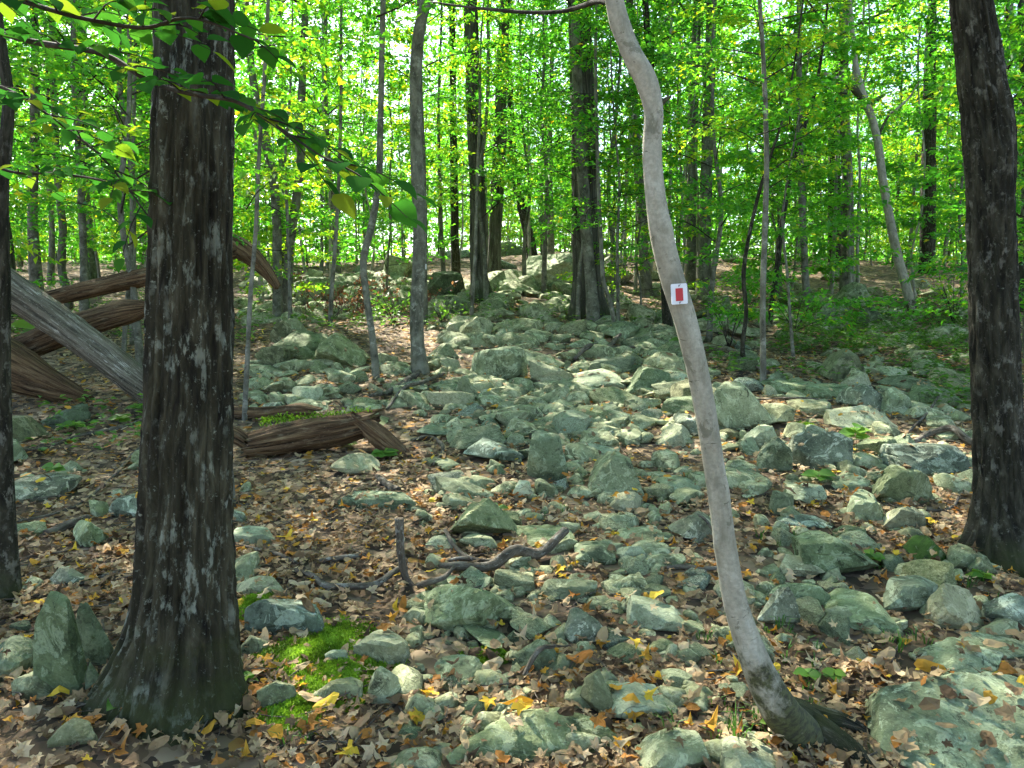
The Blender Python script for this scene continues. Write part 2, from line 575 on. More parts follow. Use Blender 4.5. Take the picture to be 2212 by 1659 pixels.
LIT = [(0, (.08, .048, .027)), (.12, (.17, .105, .058)), (.30, (.29, .19, .105)), (.52, (.39, .27, .155)), (.74, (.49, .365, .235)), (.86, (.34, .14, .03)), (.92, (.50, .25, .03)), (.965, (.62, .40, .04))]
M['litter'] = leaf_material('dry_fallen_leaves', LIT, .2, (1.1, 1.0, .8), .75, 'CONSTANT', .2)
M['grass'] = leaf_material('green_grass', [(0, (.03, .10, .015)), (1, (.09, .20, .03))], .35)
M['mossy'] = leaf_material('bright_moss', [(0, (.06, .11, .006)), (.4, (.17, .31, .015)), (1, (.34, .52, .05))], .25, (1, 1, .8), .9)

def simple(name, col, rough=.6, metal=0.0):
    m, nt, b, out = new_mat(name)
    n = noise(nt, objvec(nt), 60, 4, .6)
    nt.links.new(mixc(nt, ramp(nt, n, [(.45, 0.0), (.75, .25)]), col, tuple(q * .7 for q in col)), b.inputs['Base Color'])
    b.inputs['Roughness'].default_value = rough
    b.inputs['Metallic'].default_value = metal
    return m
M['white'] = simple('white_marker_plastic', (.66, .68, .70), .5)
M['redp'] = simple('red_marker_paint', (.42, .010, .016), .5)
M['nail'] = simple('steel_nail', (.22, .22, .23), .4, .9)

m, nt, b, out = new_mat('forest_floor')
tcn = nd(nt, 'TexCoord')
v = tcn.outputs['Object']
vo = nd(nt, 'TexVoronoi')
vo.inputs['Scale'].default_value = 15
vo.inputs['Randomness'].default_value = 1
dv = nd(nt, 'VectorMath', operation='ADD')
nt.links.new(v, dv.inputs[0])
nz = nd(nt, 'TexNoise')
nz.inputs['Scale'].default_value = 9
nt.links.new(v, nz.inputs['Vector'])
sc_ = nd(nt, 'VectorMath', operation='SCALE')
sc_.inputs['Scale'].default_value = .16
nt.links.new(nz.outputs['Color'], sc_.inputs[0])
nt.links.new(sc_.outputs[0], dv.inputs[1])
nt.links.new(dv.outputs[0], vo.inputs['Vector'])
sepc = nd(nt, 'SeparateColor')
nt.links.new(vo.outputs['Color'], sepc.inputs[0])
c = ramp(nt, sepc.outputs[0], [(0, (.04, .03, .02)), (.25, (.12, .08, .046)), (.5, (.22, .15, .09)), (.75, (.34, .25, .155)), (.95, (.36, .19, .045))], 'CONSTANT')
big = noise(nt, v, .8, 4, .6)
c = mixc(nt, ramp(nt, big, [(.42, 0.0), (.62, .8)]), c, (.05, .038, .024))
nt.links.new(c, b.inputs['Base Color'])
b.inputs['Roughness'].default_value = .95
b.inputs['Specular IOR Level'].default_value = .15
bump(nt, sepc.outputs[1], b, .6, .03)
M['ground'] = m

# ------------------------------------------------------------------ the ground
def axis(parts):
    return np.unique(np.concatenate([np.arange(a, b, s) for a, b, s in parts]))
gx = axis([(-400, -60, 20), (-60, -20, 3), (-20, -7, .5), (-7, 7, .12), (7, 20, .5), (20, 60, 3), (60, 401, 20)])
gy = axis([(-60, -6, 4), (-6, 1, .5), (1, 14, .11), (14, 32, .3), (32, 60, 2), (60, 401, 20)])
GX, GY = np.meshgrid(gx, gy)
GZ = H(GX, GY) + .022 * fbm(np.stack([GX * 4, GY * 4, GX * 0], -1), 3, 21)
idx = np.arange(GX.size).reshape(GX.shape)
a, b_, c_, d_ = idx[:-1, :-1], idx[:-1, 1:], idx[1:, 1:], idx[1:, :-1]
mb = MB().add(np.stack([GX, GY, GZ], -1).reshape(-1, 3),
              np.concatenate([np.stack([a, b_, c_], -1).reshape(-1, 3), np.stack([a, c_, d_], -1).reshape(-1, 3)]))
tag(mb.build('ground', M['ground']), 'rising forest floor of dark soil and leaf mould', 'ground', kind='structure')

# ------------------------------------------------------------------ rocks
ICO = {}
def ico(level):
    if level not in ICO:
        bm = bmesh.new()
        bmesh.ops.create_icosphere(bm, subdivisions=level, radius=1.0)
        bm.verts.ensure_lookup_table()
        ICO[level] = (np.array([v.co[:] for v in bm.verts]), np.array([[v.index for v in f.verts] for f in bm.faces]))
        bm.free()
    return ICO[level]

PROF = {   # outlines seen from the front, in a unit box: x -1..1, z -1..1
    'dome': [(-1, -.6), (-.92, .1), (-.55, .75), (0, 1), (.55, .8), (.95, .15), (1, -.6), (.5, -1), (-.5, -1)],
    'tri': [(-1, -.7), (-.45, .4), (-.05, 1), (.2, .95), (.6, .2), (1, -.65), (.6, -1), (-.6, -1)],
    'pkl': [(-1, -.6), (-.85, .5), (-.5, 1), (-.1, .85), (.5, .25), (1, -.4), (.9, -1), (-.7, -1)],
    'pkr': [(1, -.6), (.85, .5), (.5, 1), (.1, .85), (-.5, .25), (-1, -.4), (-.9, -1), (.7, -1)],
    'block': [(-1, -.8), (-.95, .6), (-.75, .95), (.6, 1), (.95, .75), (1, -.8), (.7, -1), (-.7, -1)],
    'slab': [(-1, -.3), (-.8, .55), (-.3, .95), (.4, 1), (.85, .6), (1, -.2), (.7, -1), (-.7, -1)],
    'trap': [(-1, -.7), (-.7, .7), (-.4, 1), (.55, .9), (.75, .6), (1, -.8), (.7, -1), (-.8, -1)],
}
def radial(prof, th):
    P = np.array(PROF[prof], float)
    A, B = P, np.roll(P, -1, 0)
    D = np.stack([np.cos(th), np.sin(th)], -1)
    best = np.full(len(th), 0.2)
    for p, q in zip(A, B):
        e = q - p
        den = D[:, 0] * e[1] - D[:, 1] * e[0]
        den = np.where(abs(den) < 1e-9, 1e-9, den)
        t = (p[0] * e[1] - p[1] * e[0]) / den
        s = (p[0] * D[:, 1] - p[1] * D[:, 0]) / den
        ok = (t > 0) & (s >= -1e-6) & (s <= 1 + 1e-6)
        best = np.where(ok, np.maximum(best, t), best)
    return best

def rock_verts(prof, seed, level=4, cuts=9, rough=.035, sharp=18.0):
    """a fractured stone: the rounded meeting of many flat faces, then weathered with noise"""
    r = np.random.RandomState(seed)
    D, F = ico(level)
    pl = []
    PP = np.array(PROF[prof], float)
    PP = PP + r.normal(0, .10, PP.shape)
    for p, q in zip(PP, np.roll(PP, -1, 0)):
        e = q - p
        n = np.array([e[1], r.normal(0, .42) * np.linalg.norm(e), -e[0]])
        ln = np.linalg.norm(n)
        if ln < 1e-6:
            continue
        n /= ln
        if n[0] * (p[0] + q[0]) + n[2] * (p[1] + q[1]) < 0:
            n = -n
        off = max(n[0] * p[0] + n[2] * p[1], n[0] * q[0] + n[2] * q[1])
        pl.append((n, max(off, .25)))
    for sg in (-1, 1):
        for _ in range(2):
            n = np.array([r.normal(0, .35), sg, r.normal(.15, .3)])
            n /= np.linalg.norm(n)
            pl.append((n, r.uniform(.72, 1.0)))
    for _ in range(cuts):
        n = r.normal(size=3)
        n[2] = n[2] * .8 + .25
        n /= np.linalg.norm(n)
        sup = abs(n[0]) + abs(n[1]) + abs(n[2])
        pl.append((n, sup * r.uniform(.50, .78)))
    acc = 0.0
    for n, off in pl:
        acc = acc + np.maximum(D @ n, 0) ** sharp / off ** sharp
    P = D * (acc ** (-1 / sharp))[:, None]
    nn = P / (np.linalg.norm(P, axis=1)[:, None] + 1e-9)
    d = rough * 1.6 * fbm(P * 1.7 + seed * 3.7, 3, seed % 97) - rough * 1.5 * np.maximum(.16 - np.abs(fbm(P * 2.1 + seed, 2, seed % 89)), 0) / .16
    if level >= 4:
        d = d + rough * .55 * fbm(P * 9 + seed, 3, seed % 83)
    P = P + nn * d[:, None]
    return P, F

LANDMARKS = []     # (x, y, short name)
ROCKBOX = []       # (x, y, radius) of placed rocks
BVHV, BVHF, BVHN = [], [], [0]
def register(Vw, F):
    BVHV.append(Vw)
    BVHF.append(F + BVHN[0])
    BVHN[0] += len(Vw)

def rot3(yaw, tilt=0, roll=0):
    return np.array(Matrix.Rotation(yaw, 3, 'Z') @ Matrix.Rotation(tilt, 3, 'X') @ Matrix.Rotation(roll, 3, 'Y'))

KF = {'flat': .1, 'slab': .22, 'block': .55, 'dome': .6, 'tall': .85, 'mid': .45}
RSEED = [100]
def place_rock(x0, y0, x1, y1, kind, prof, mat, label, name=None, group=None, level=None, yaw=None):
    RSEED[0] += 1
    sd = RSEED[0]
    r = np.random.RandomState(sd)
    cx = (x0 + x1) / 2
    f = at(cx, y1 - 2)
    d = math.hypot(f[1], f[2] - CAMZ)
    w = (x1 - x0) * d / FPX
    hm = (y1 - y0) * d / FPX
    a = max(.05, math.atan2(CAMZ - f[2], f[1]) + .09)
    k = KF[kind]
    dep = min(max((1 - k) * hm / math.sin(a), .5 * w), 1.25 * w)
    h = max((hm - dep * math.sin(a) * (.88 if k < .3 else .78)) / math.cos(a), (.24 if k < .3 else .36) * hm, (.13 if k < .3 else .2) * w)
    full = h * (1.35 if k < .3 else 1.18)
    y = f[1] + dep * .42
    x = f[0] * (y / f[1])
    z = float(H(x, y))
    if level is None:
        level = 5 if (x1 - x0) > 150 else 4
    args = dict(cuts=int(r.randint(2, 6)), rough=r.uniform(.02, .036), sharp=r.uniform(40, 120))
    P, F = rock_verts(prof, sd, level, **args)
    P2, F2 = rock_verts(prof, sd, 3, **args)
    P = P * np.array([w / 2, dep / 2, full / 2])
    R3 = rot3(yaw if yaw is not None else r.uniform(-.22, .22), .11 + r.uniform(-.06, .06), r.uniform(-.06, .06)).T
    P = P @ R3
    P2 = (P2 * np.array([w / 2, dep / 2, full / 2])) @ R3
    base = np.array([x, y, z])
    zoff = h - P[:, 2].max()
    V = P + np.array([0, 0, zoff])
    register(P2 + np.array([0, 0, zoff]) + base, F2)
    o = MB().add(V, F).build(name or ('boulder' if w > .5 else 'rock'), M[mat], loc=base, crease=24)
    tag(o, label, 'boulder' if w > .5 else 'rock', group)
    ROCKBOX.append((x, y, max(w, dep * .8) / 2))
    short = label
    for cut in (',', ' with ', ' touching ', ' sloping ', ' lying ', ' half ', ' immediately ', ' leaning on ', ' standing ', ' running ', ' filling ', ' sitting ', ' wedged ', ' cut by ', ' strewn '):
        if len(short.split()) > 7 and cut in short:
            short = short.split(cut)[0] if len(short.split(cut)[0].split()) > 2 else short
    if len(short.split()) <= 7:
        LANDMARKS.append((x, y, short))
    return o

def beside(x, y):
    """where a small thing lies, told from the nearest rock one can name"""
    lx, ly, nm = min(LANDMARKS, key=lambda q: (q[0] - x) ** 2 + ((q[1] - y) * .8) ** 2)
    dx, dy = x - lx * y / max(ly, .1), y - ly
    w = ('right of' if dx > 0 else 'left of') if abs(dx) > abs(dy) * .7 else ('behind' if dy > 0 else 'in front of')
    return '%s the %s' % (w, nm)

ROCKS = [
 (1735,1365,2440,1750,'flat','slab','rock','huge low flat boulder filling the bottom right corner'),
 (1905,1245,2012,1325,'mid','block','pale','split pale rock, smaller half, touching a larger half to its right'),
 (2000,1262,2128,1368,'block','pkl','pale','split pale rock with shadowed front, larger half right of the crack'),
 (1770,1262,1912,1370,'slab','pkr','green','flat three-cornered slab between the pointed dark stone and the split rock'),
 (1640,1268,1732,1362,'tall','tri','blue','pointed dark-spotted stone just right of the curved tree trunk'),
 (1655,1246,1795,1312,'mid','dome','green','low rounded rock behind the pointed dark-spotted stone'),
 (1720,1148,1876,1248,'block','pkl','green','long wedge-shaped rock sloping down to the right, above the flat slabs'),
 (1680,1198,1776,1252,'mid','block','pale','squat lichen-spotted block left of the long wedge-shaped rock'),
 (2130,1288,2240,1362,'dome','dome','blue','rounded blue-grey rock at the right picture edge beside the split rock'),
 (1975,1372,2178,1462,'slab','slab','rock','thin flat slab lying just above the huge corner boulder'),
 (2072,1365,2260,1428,'slab','pkl','rock','slab running out of the right edge above the thin flat slab'),
 (1950,1152,2046,1226,'block','tri','moss','dark moss-covered rock with pale lichen spots near the right dark tree'),
 (2034,1178,2128,1242,'dome','dome','dim','dark round rock against the foot of the right dark tree'),
 (2090,1205,2150,1255,'dome','dome','dim','small brownish rock below the dark round rock by the right tree'),
 (1812,1058,1912,1132,'dome','dome','rock','nearly round grey rock beside the white sunlit rock'),
 (1908,1088,1998,1150,'dome','dome','pale','white sunlit rounded rock in front of the right dark tree'),
 (1893,1006,2008,1092,'tall','trap','green','leaning flat-faced rock with an orange leaf on its corner'),
 (1878,950,2068,1028,'block','block','blue','long dark-fronted boulder left of the right dark tree'),
 (1706,930,1838,1016,'tall','block','blue','big square boulder with bluish lichen, centre of the right rock field'),
 (1782,866,1912,936,'block','block','pale','pale-faced block behind the big square boulder'),
 (1528,822,1668,932,'tall','pkl','rock','tall smooth boulder immediately right of the curved tree'),
 (1632,866,1714,928,'block','dome','rock','rounded rock leaning on the tall smooth boulder'),
 (1698,818,1838,866,'block','block','green','broad low boulder behind the leaning rounded rock'),
 (1700,858,1790,900,'mid','slab','rock','low flat stone under the front of the broad low boulder'),
 (1604,912,1680,972,'dome','dome','pale','white-topped stone below the tall smooth boulder'),
 (1636,942,1704,1022,'tall','dome','rock','upright rounded stone left of the big square boulder'),
 (1820,824,1908,890,'block','pkl','blue','dark cracked boulder with a black gap at its foot'),
 (1900,832,1965,898,'block','dome','rock','cracked rock right of the black gap'),
 (1955,826,2068,884,'block','dome','green','green-grey boulder next to the mossy ground by the right tree'),
 (1918,806,2030,850,'mid','dome','rock','low dome behind the cracked rock'),
 (1990,786,2112,842,'block','pkl','rock','broad boulder touching the left side of the right dark tree'),
 (1764,748,1862,826,'dome','tri','dim','brown triangular boulder alone on the leafy slope'),
 (1646,800,1702,838,'tall','tri','rock','small peaked stone beside the thin pale sapling'),
 (1690,1042,1782,1098,'mid','block','pale','bright flat-topped stone above the leafy clearing'),
 (1664,1062,1712,1112,'tall','block','rock','upright block touching the bright flat-topped stone'),
 (1562,1006,1652,1048,'slab','slab','rock','flat stone right of the curved tree at mid height'),
 (1574,942,1642,988,'block','pkl','rock','small tilted block right of the curved tree'),
 (1596,1036,1656,1078,'mid','dome','rock','low stone below the flat stone beside the curved tree'),
 (1796,1024,1880,1062,'mid','block','rock','small flat block between the round grey rock and the leaning rock'),
 (1680,1108,1780,1142,'slab','slab','blue','low dark stone strip half sunk in leaves right of the curved tree'),
 (1750,655,1800,716,'tall','pkr','rock','upright pale stone standing on the green slope far right'),
 (1842,662,1902,712,'tall','tri','rock','triangular stone on the green slope near the leaning white tree'),
 (1808,608,1882,664,'tall','tri','rock','peaked boulder on top of the dark pile on the far right slope'),
 (1015,748,1142,832,'tall','block','rock','big angular boulder with a brightly sunlit top'),
 (1228,792,1348,852,'mid','pkr','pale','smooth sunlit slab tilted to the left in the rock jumble'),
 (1380,752,1486,822,'block','dome','rock','broad boulder left of the curved tree below the trail marker'),
 (1416,800,1492,840,'mid','dome','pale','pale stone in front of the boulder below the trail marker'),
 (980,810,1042,864,'tall','pkl','rock','blunt stone below the left side of the sunlit boulder'),
 (1266,962,1400,1082,'block','tri','rock','large dome-shaped boulder at the centre of the picture'),
 (1138,928,1226,1042,'tall','dome','rock','tall rounded boulder standing left of the central dome'),
 (1008,942,1138,1002,'block','pkl','blue','dark-fronted boulder left of the tall rounded boulder'),
 (1228,942,1336,988,'slab','pkl','pale','flat pale slab behind the central dome'),
 (965,1066,1142,1178,'block','tri','green','large double-humped boulder with a small green leaf on it'),
 (942,1028,1066,1088,'mid','pkl','rock','wedge-shaped stone above the double-humped boulder'),
 (712,1056,886,1106,'slab','slab','rock','long flat slab lying in leaves right of the big trunk'),
 (688,716,806,798,'block','pkl','green','big smooth rounded boulder left of the middle trees'),
 (574,716,712,784,'mid','slab','green','broad grey boulder touching the big smooth rounded boulder'),
 (590,690,652,746,'tall','pkr','rock','leaning pale stone on top of the broad grey boulder'),
 (560,750,640,800,'block','block','dim','squared stone under the broad grey boulder'),
 (700,872,890,946,'slab','pkl','green','long smooth slab behind the rotten log'),
 (738,974,822,1028,'mid','pkl','pale','pale stone in front of the rotten log'),
 (908,1246,1098,1372,'mid','dome','green','large low dome under the fallen branch'),
 (548,1286,704,1382,'mid','block','blue','blue-grey speckled block beside the moss'),
 (508,1242,606,1296,'mid','dome','pale','pale sloping stone at the right foot of the big trunk'),
 (772,1360,892,1444,'mid','slab','pale','pale flat-topped round stone right of the moss'),
 (984,1342,1104,1410,'slab','pkl','green','wedge stone pointing right, below the large low dome'),
 (942,1402,1044,1474,'slab','pkr','rock','kite-shaped flat stone below the wedge stone'),
 (798,1446,868,1524,'tall','dome','rock','rounded block at the lower right of the moss'),
 (704,1410,756,1452,'tall','block','pale','small pale block sitting in the bright moss'),
 (1098,1384,1204,1458,'block','pkr','dim','dark humped rock among leaves at bottom centre'),
 (1214,1312,1308,1392,'mid','pkl','blue','flat lichened stone left of the pale kite-shaped stone'),
 (1348,1292,1478,1374,'mid','pkl','pale','pale kite-shaped stone left of the curved trunk foot'),
 (1172,1252,1292,1304,'mid','block','rock','long low stone with a pale top and an orange leaf'),
 (1234,1158,1328,1228,'slab','slab','rock','smooth flat stone right of the thick fallen stick'),
 (1324,1172,1398,1222,'block','dome','pale','pale rounded stone right of the smooth flat stone'),
 (1138,1126,1256,1196,'slab','slab','green','flat rock strewn with leaves right of the double-humped boulder'),
 (1448,1098,1546,1174,'block','dome','blue','rounded boulder touching the left side of the curved trunk'),
 (1330,1128,1462,1178,'slab','slab','rock','flat stone left of the boulder at the curved trunk'),
 (1306,1470,1454,1562,'slab','pkl','pale','light flat slab near the bottom between leaves and curved trunk'),
 (1048,1522,1316,1648,'slab','slab','green','large flat slab at the bottom edge, centre'),
 (1382,1584,1516,1690,'slab','slab','rock','flat slab cut by the bottom edge, left of the curved trunk foot'),
 (1556,1594,1686,1700,'slab','pkl','pale','pale slab cut by the bottom edge under the curved trunk'),
 (1254,1452,1314,1544,'mid','dome','dim','upright greenish stone beside the light flat slab'),
 (80,1306,198,1512,'tall','trap','green','tall leaning slab left of the big trunk'),
 (-50,1378,72,1486,'mid','pkr','rock','rounded slab at the left edge beside the tall leaning slab'),
 (20,1462,104,1520,'dome','dome','dim','dark stone wedged under the left end of the tall leaning slab'),
 (176,1316,246,1446,'tall','pkl','dim','dark stone wedged between the tall slab and the big trunk'),
 (182,1440,226,1506,'tall','tri','dim','thin upright sliver of stone at the big trunk foot'),
 (158,1112,248,1192,'block','tri','green','angular pale green rock in leaves left of the big trunk'),
 (112,1218,204,1272,'mid','pkl','blue','low grey rock left of the big trunk'),
 (244,1058,326,1122,'block','dome','blue','blue-grey rock half hidden behind the left of the big trunk'),
 (498,1132,592,1184,'mid','block','pale','flat-topped square rock with a yellow leaf'),
 (478,1096,534,1134,'mid','dome','blue','small blue-grey rock touching the right of the big trunk'),
 (484,1182,566,1256,'slab','slab','rock','flat layered stone against the right of the big trunk'),
 (24,1008,152,1092,'slab','slab','blue','long bluish slab sunk in leaves at the left'),
 (-40,888,80,964,'block','dome','dim','dark round boulder under the tapered log at the left edge'),
 (-30,944,54,1012,'block','dome','rock','rounded rock below the dark round boulder at the left edge'),
 (104,872,188,932,'mid','dome','dim','low rock in green seedlings under the diagonal log'),
 (1096,548,1296,622,'block','slab','pale','long overhanging outcrop on the skyline behind the middle trees'),
 (915,585,1005,650,'block','slab','dim','big flat-faced boulder on the ridge left of the twin trees'),
 (1288,560,1340,604,'tall','tri','blue','bluish boulder on the ridge behind the ridged grey tree'),
 (820,556,900,610,'block','dome','rock','grey boulder on the ridge behind the dead leafy brush'),
 (640,600,720,660,'block','dome','rock','rounded boulder on the slope behind the pale twin stems'),
 (1290,690,1378,736,'block','dome','rock','rounded boulder at the right foot of the ridged grey tree'),
 (1352,706,1412,742,'mid','pkr','rock','tilted slab between the ridged grey tree and the curved tree'),
 (1100,688,1180,730,'mid','slab','rock','flat mossy stone on the path below the ridged grey tree'),
 (960,640,1020,680,'block','dome','dim','dark boulder at the foot of the thin sapling on the ridge'),
 (1064,1516,1134,1560,'dome','dome','dim','dark little boulder above the bottom slab'),
 (1108,1040,1150,1080,'tall','dome','pale','small pale upright stone beside the double-humped boulder'),
 (1150,1030,1210,1080,'mid','pkl','rock','tilted flat stone between the two central boulders'),
 (1420,1030,1500,1072,'mid','block','rock','squared stone left of the curved trunk at mid height'),
 (1322,1060,1382,1110,'dome','dome','pale','sun-spotted pale stone below the central dome'),
 (1450,890,1520,945,'mid','slab','blue','light bluish slab leaning behind the curved trunk'),
 (1296,880,1390,925,'mid','pkl','rock','long rock ridge across the middle of the jumble'),
 (1080,880,1150,925,'mid','block','rock','squared rock below the sunlit boulder'),
 (1170,860,1250,910,'block','tri','rock','peaked rock in the jumble left of the sunlit slab'),
 (900,905,1000,948,'slab','slab','rock','flat stone right of the long smooth slab'),
 (840,840,900,880,'mid','dome','rock','low stone at the foot of the middle grey tree'),
 (620,860,720,895,'mid','pkl','rock','flat pale rock above the thin rotten log'),
 (560,868,612,905,'dome','pkr','blue','pale blue stone left of the thin sapling foot'),
 (120,1560,210,1620,'mid','dome','dim','shadowed stone at the bottom left below the leaning slab'),
 (560,1475,640,1540,'dome','dome','dim','round stone between the big trunk foot and the moss'),
 (690,1470,800,1520,'mid','trap','rock','flat stone in the lower part of the moss'),
 (860,1610,960,1680,'slab','slab','rock','flat stone cut by the bottom edge below the moss'),
 (520,1375,580,1420,'dome','dome','dim','grey stone pressed against the right foot of the big trunk'),
]
for q in ROCKS:
    place_rock(*q)

# medium rocks of the boulder field, alike: individuals with a shared label per zone
rr = np.random.RandomState(7)
ZONES = [  # x0,y0,x1,y1,count,size range (px at 2212), label
 (960,820,1500,960,38,(48,125),'angular grey-green rock packed in the central jumble behind the domed boulder','rocks of the central jumble'),
 (930,700,1480,820,24,(36,95),'grey-green rock on the dappled ground around the sunlit boulder','rocks around the sunlit boulder'),
 (1500,780,2110,1060,20,(40,90),'lichened rock among the larger boulders of the right field','rocks filling the right boulder field'),
 (900,980,1520,1300,20,(40,100),'grey rock half sunk in leaves between fallen branch and curved tree','rocks in the leafy middle ground'),
 (880,1300,1640,1640,15,(42,95),'low grey rock half buried in leaves at the bottom centre','rocks in the near leaf litter'),
 (1560,1060,2180,1420,13,(40,88),'small lichened rock between the slabs at the lower right','rocks between the lower right slabs'),
 (540,780,960,900,16,(34,85),'grey-green rock in the leaves behind the rotten log','rocks behind the rotten log'),
 (520,600,1400,700,26,(30,85),'grey rock on the upper slope below the ridge trees','rocks on the upper slope'),
 (1420,620,2080,780,26,(26,72),'pale rock in the undergrowth of the far right slope','rocks of the far right slope'),
 (0,960,540,1500,9,(34,75),'grey rock half buried in leaves left of the big trunk','rocks in the left leaf litter'),
]
LIB = [rock_verts(p, 900 + i, 4, 3 + i % 3, .026, 50 + 12 * (i % 6)) for i, p in enumerate(['dome', 'tri', 'pkl', 'pkr', 'block', 'slab', 'trap', 'block', 'pkl', 'slab', 'tri', 'dome', 'trap', 'slab'])]
LIB3 = [rock_verts(p, 900 + i, 3, 3 + i % 3, .026, 50 + 12 * (i % 6)) for i, p in enumerate(['dome', 'tri', 'pkl', 'pkr', 'block', 'slab', 'trap', 'block', 'pkl', 'slab', 'tri', 'dome', 'trap', 'slab'])]
LIBM = {}
def lib_mesh(i, mat):
    if (i, mat) not in LIBM:
        LIBM[(i, mat)] = MB().add(*LIB[i]).mesh('rock', M[mat], crease=22)
    return LIBM[(i, mat)]
def lib_rock(x, y, w, dep, h, label, group, mat=None):
    i = rr.randint(len(LIB))
    z = float(H(x, y))
    yaw, tl, ro = rr.uniform(-3.1, 3.1), rr.uniform(-.22, .22), rr.uniform(-.22, .22)
    mat = mat or ['rock', 'rock', 'rock', 'pale', 'blue', 'dim', 'green', 'green'][rr.randint(8)]
    o = put('rock', lib_mesh(i, mat), None, (x, y, z + h * .17))
    o.rotation_euler = (tl, ro, yaw)
    o.scale = (w / 2, dep / 2, h / 2)
    R = np.array(o.rotation_euler.to_matrix())
    register((LIB3[i][0] * np.array([w / 2, dep / 2, h / 2])) @ R.T + np.array([x, y, z + h * .17]), LIB3[i][1])
    ROCKBOX.append((x, y, max(w, dep) / 2))
    tag(o, label, 'rock', group)
    look = {'green': 'green-stained', 'rock': 'grey-green', 'pale': 'pale', 'blue': 'speckled', 'dim': 'dark'}[mat] + ' ' + ['domed', 'peaked', 'sloping', 'sloping', 'blocky', 'flat', 'tapered', 'blocky', 'sloping', 'flat', 'peaked', 'domed', 'tapered', 'flat'][i]
    LIBO.append((o, look + ' rock ' + beside(x, y), y))
    return o
LIBO = []
nlib = 0
for (x0, y0, x1, y1, n, (s0, s1), lab, grp) in ZONES:
    k = tries = 0
    while k < n and tries < n * 40:
        tries += 1
        px, py = rr.uniform(x0, x1), rr.uniform(y0, y1)
        p = at(px, py)
        w = rr.uniform(s0, s1) * math.hypot(p[0], p[1]) / FPX * (1.3 if rr.rand() < .15 else 1)
        if any((p[0] - q[0]) ** 2 + (p[1] - q[1]) ** 2 < (q[2] * .72 + w * .33) ** 2 for q in ROCKBOX):
            continue
        lib_rock(p[0], p[1], w, w * rr.uniform(.6, 1.1), w * rr.uniform(.30, .66), lab, grp)
        k += 1
        nlib += 1

for i in range(12):
    x, y = rr.uniform(-7, 9), rr.uniform(21, 29)
    w = rr.uniform(.5, 1.2)
    o = lib_rock(x, y, w, w * rr.uniform(.6, .9), w * rr.uniform(.4, .7), 'ridge boulder', 'boulders along the ridge')
    o['label'] = 'ridge boulder ' + between(x, y)
    LIBO[-1] = (o, 'weathered boulder on the ridge ' + between(x, y), y)
single_out(LIBO)
# small stones nobody would count
mb = MB()
D2, F2 = ico(2)
SM = [rock_verts(p, 1300 + i, 3, 4, .04, 60) for i, p in enumerate(['dome', 'tri', 'block', 'slab', 'pkl', 'pkr'])]
for i in range(1000):
    z_ = ZONES[rr.choice(10, p=[.16, .13, .12, .15, .11, .09, .09, .08, .04, .03])]
    p = at(rr.uniform(z_[0], z_[2]), rr.uniform(z_[1], z_[3]))
    s = (.016 + .06 * rr.rand() ** 2.0) * (1 + p[1] * .03)
    Vs, Fs = SM[rr.randint(6)]
    R = rot3(rr.uniform(0, 6.3), rr.uniform(-.5, .5), rr.uniform(-.5, .5))
    mb.add((Vs * s * np.array([1, .8, .6])) @ R.T + p + np.array([0, 0, s * .15]), Fs)
mbr = MB()
for i in range(1050):
    z_ = ZONES[rr.choice(10, p=[.18, .14, .10, .11, .05, .05, .06, .21, .09, .01])]
    p = at(rr.uniform(z_[0], z_[2]), rr.uniform(z_[1], z_[3]))
    w = (26 + 64 * rr.rand() ** 1.6) * p[1] / FPX / 2
    Vs, Fs = LIB3[rr.randint(len(LIB3))]
    R = rot3(rr.uniform(0, 6.3), rr.uniform(-.35, .35), rr.uniform(-.35, .35))
    V = (Vs * w * np.array([1, rr.uniform(.55, 1), rr.uniform(.25, .6)])) @ R.T + p + np.array([0, 0, w * .10])
    mbr.add(V, Fs)
    register(V, Fs)
tag(mbr.build('rock_rubble', M['rock'], crease=30), 'countless flat angular stones packed between the larger rocks', 'rubble', kind='stuff')
tag(mb.build('small_stones', M['rock']), 'scattered small grey stones between the boulders', 'stones', kind='stuff')

bvh = BVHTree.FromPolygons([tuple(v) for v in np.concatenate(BVHV)], [tuple(int(k) for k in f) for f in np.concatenate(BVHF)])
def surf(x, y):
    z = float(H(x, y))
    hit = bvh.ray_cast(Vector((x, y, z + 2.5)), Vector((0, 0, -1)), 2.6)
    if hit[0] is not None and hit[0].z > z:
        return hit[0].z, hit[1], True
    return z, Vector((0, -.1, 1)), False

# ------------------------------------------------------------------ trees
FURROW = lambda amp, fr, fz, sd: (lambda TH, S, R: amp * (.45 - np.abs(fbm(np.stack([np.cos(TH) * fr, np.sin(TH) * fr, S * fz], -1), 4, sd)) * 2.2)
                                  + .03 * R * fbm(np.stack([np.cos(TH) * 1.3, np.sin(TH) * 1.3, S * 1.4], -1), 2, sd + 5))
def lump(amp, sd, fz=2.0):
    return lambda TH, S, R: R * amp * fbm(np.stack([np.cos(TH) * 1.4, np.sin(TH) * 1.4, S * fz], -1), 3, sd)

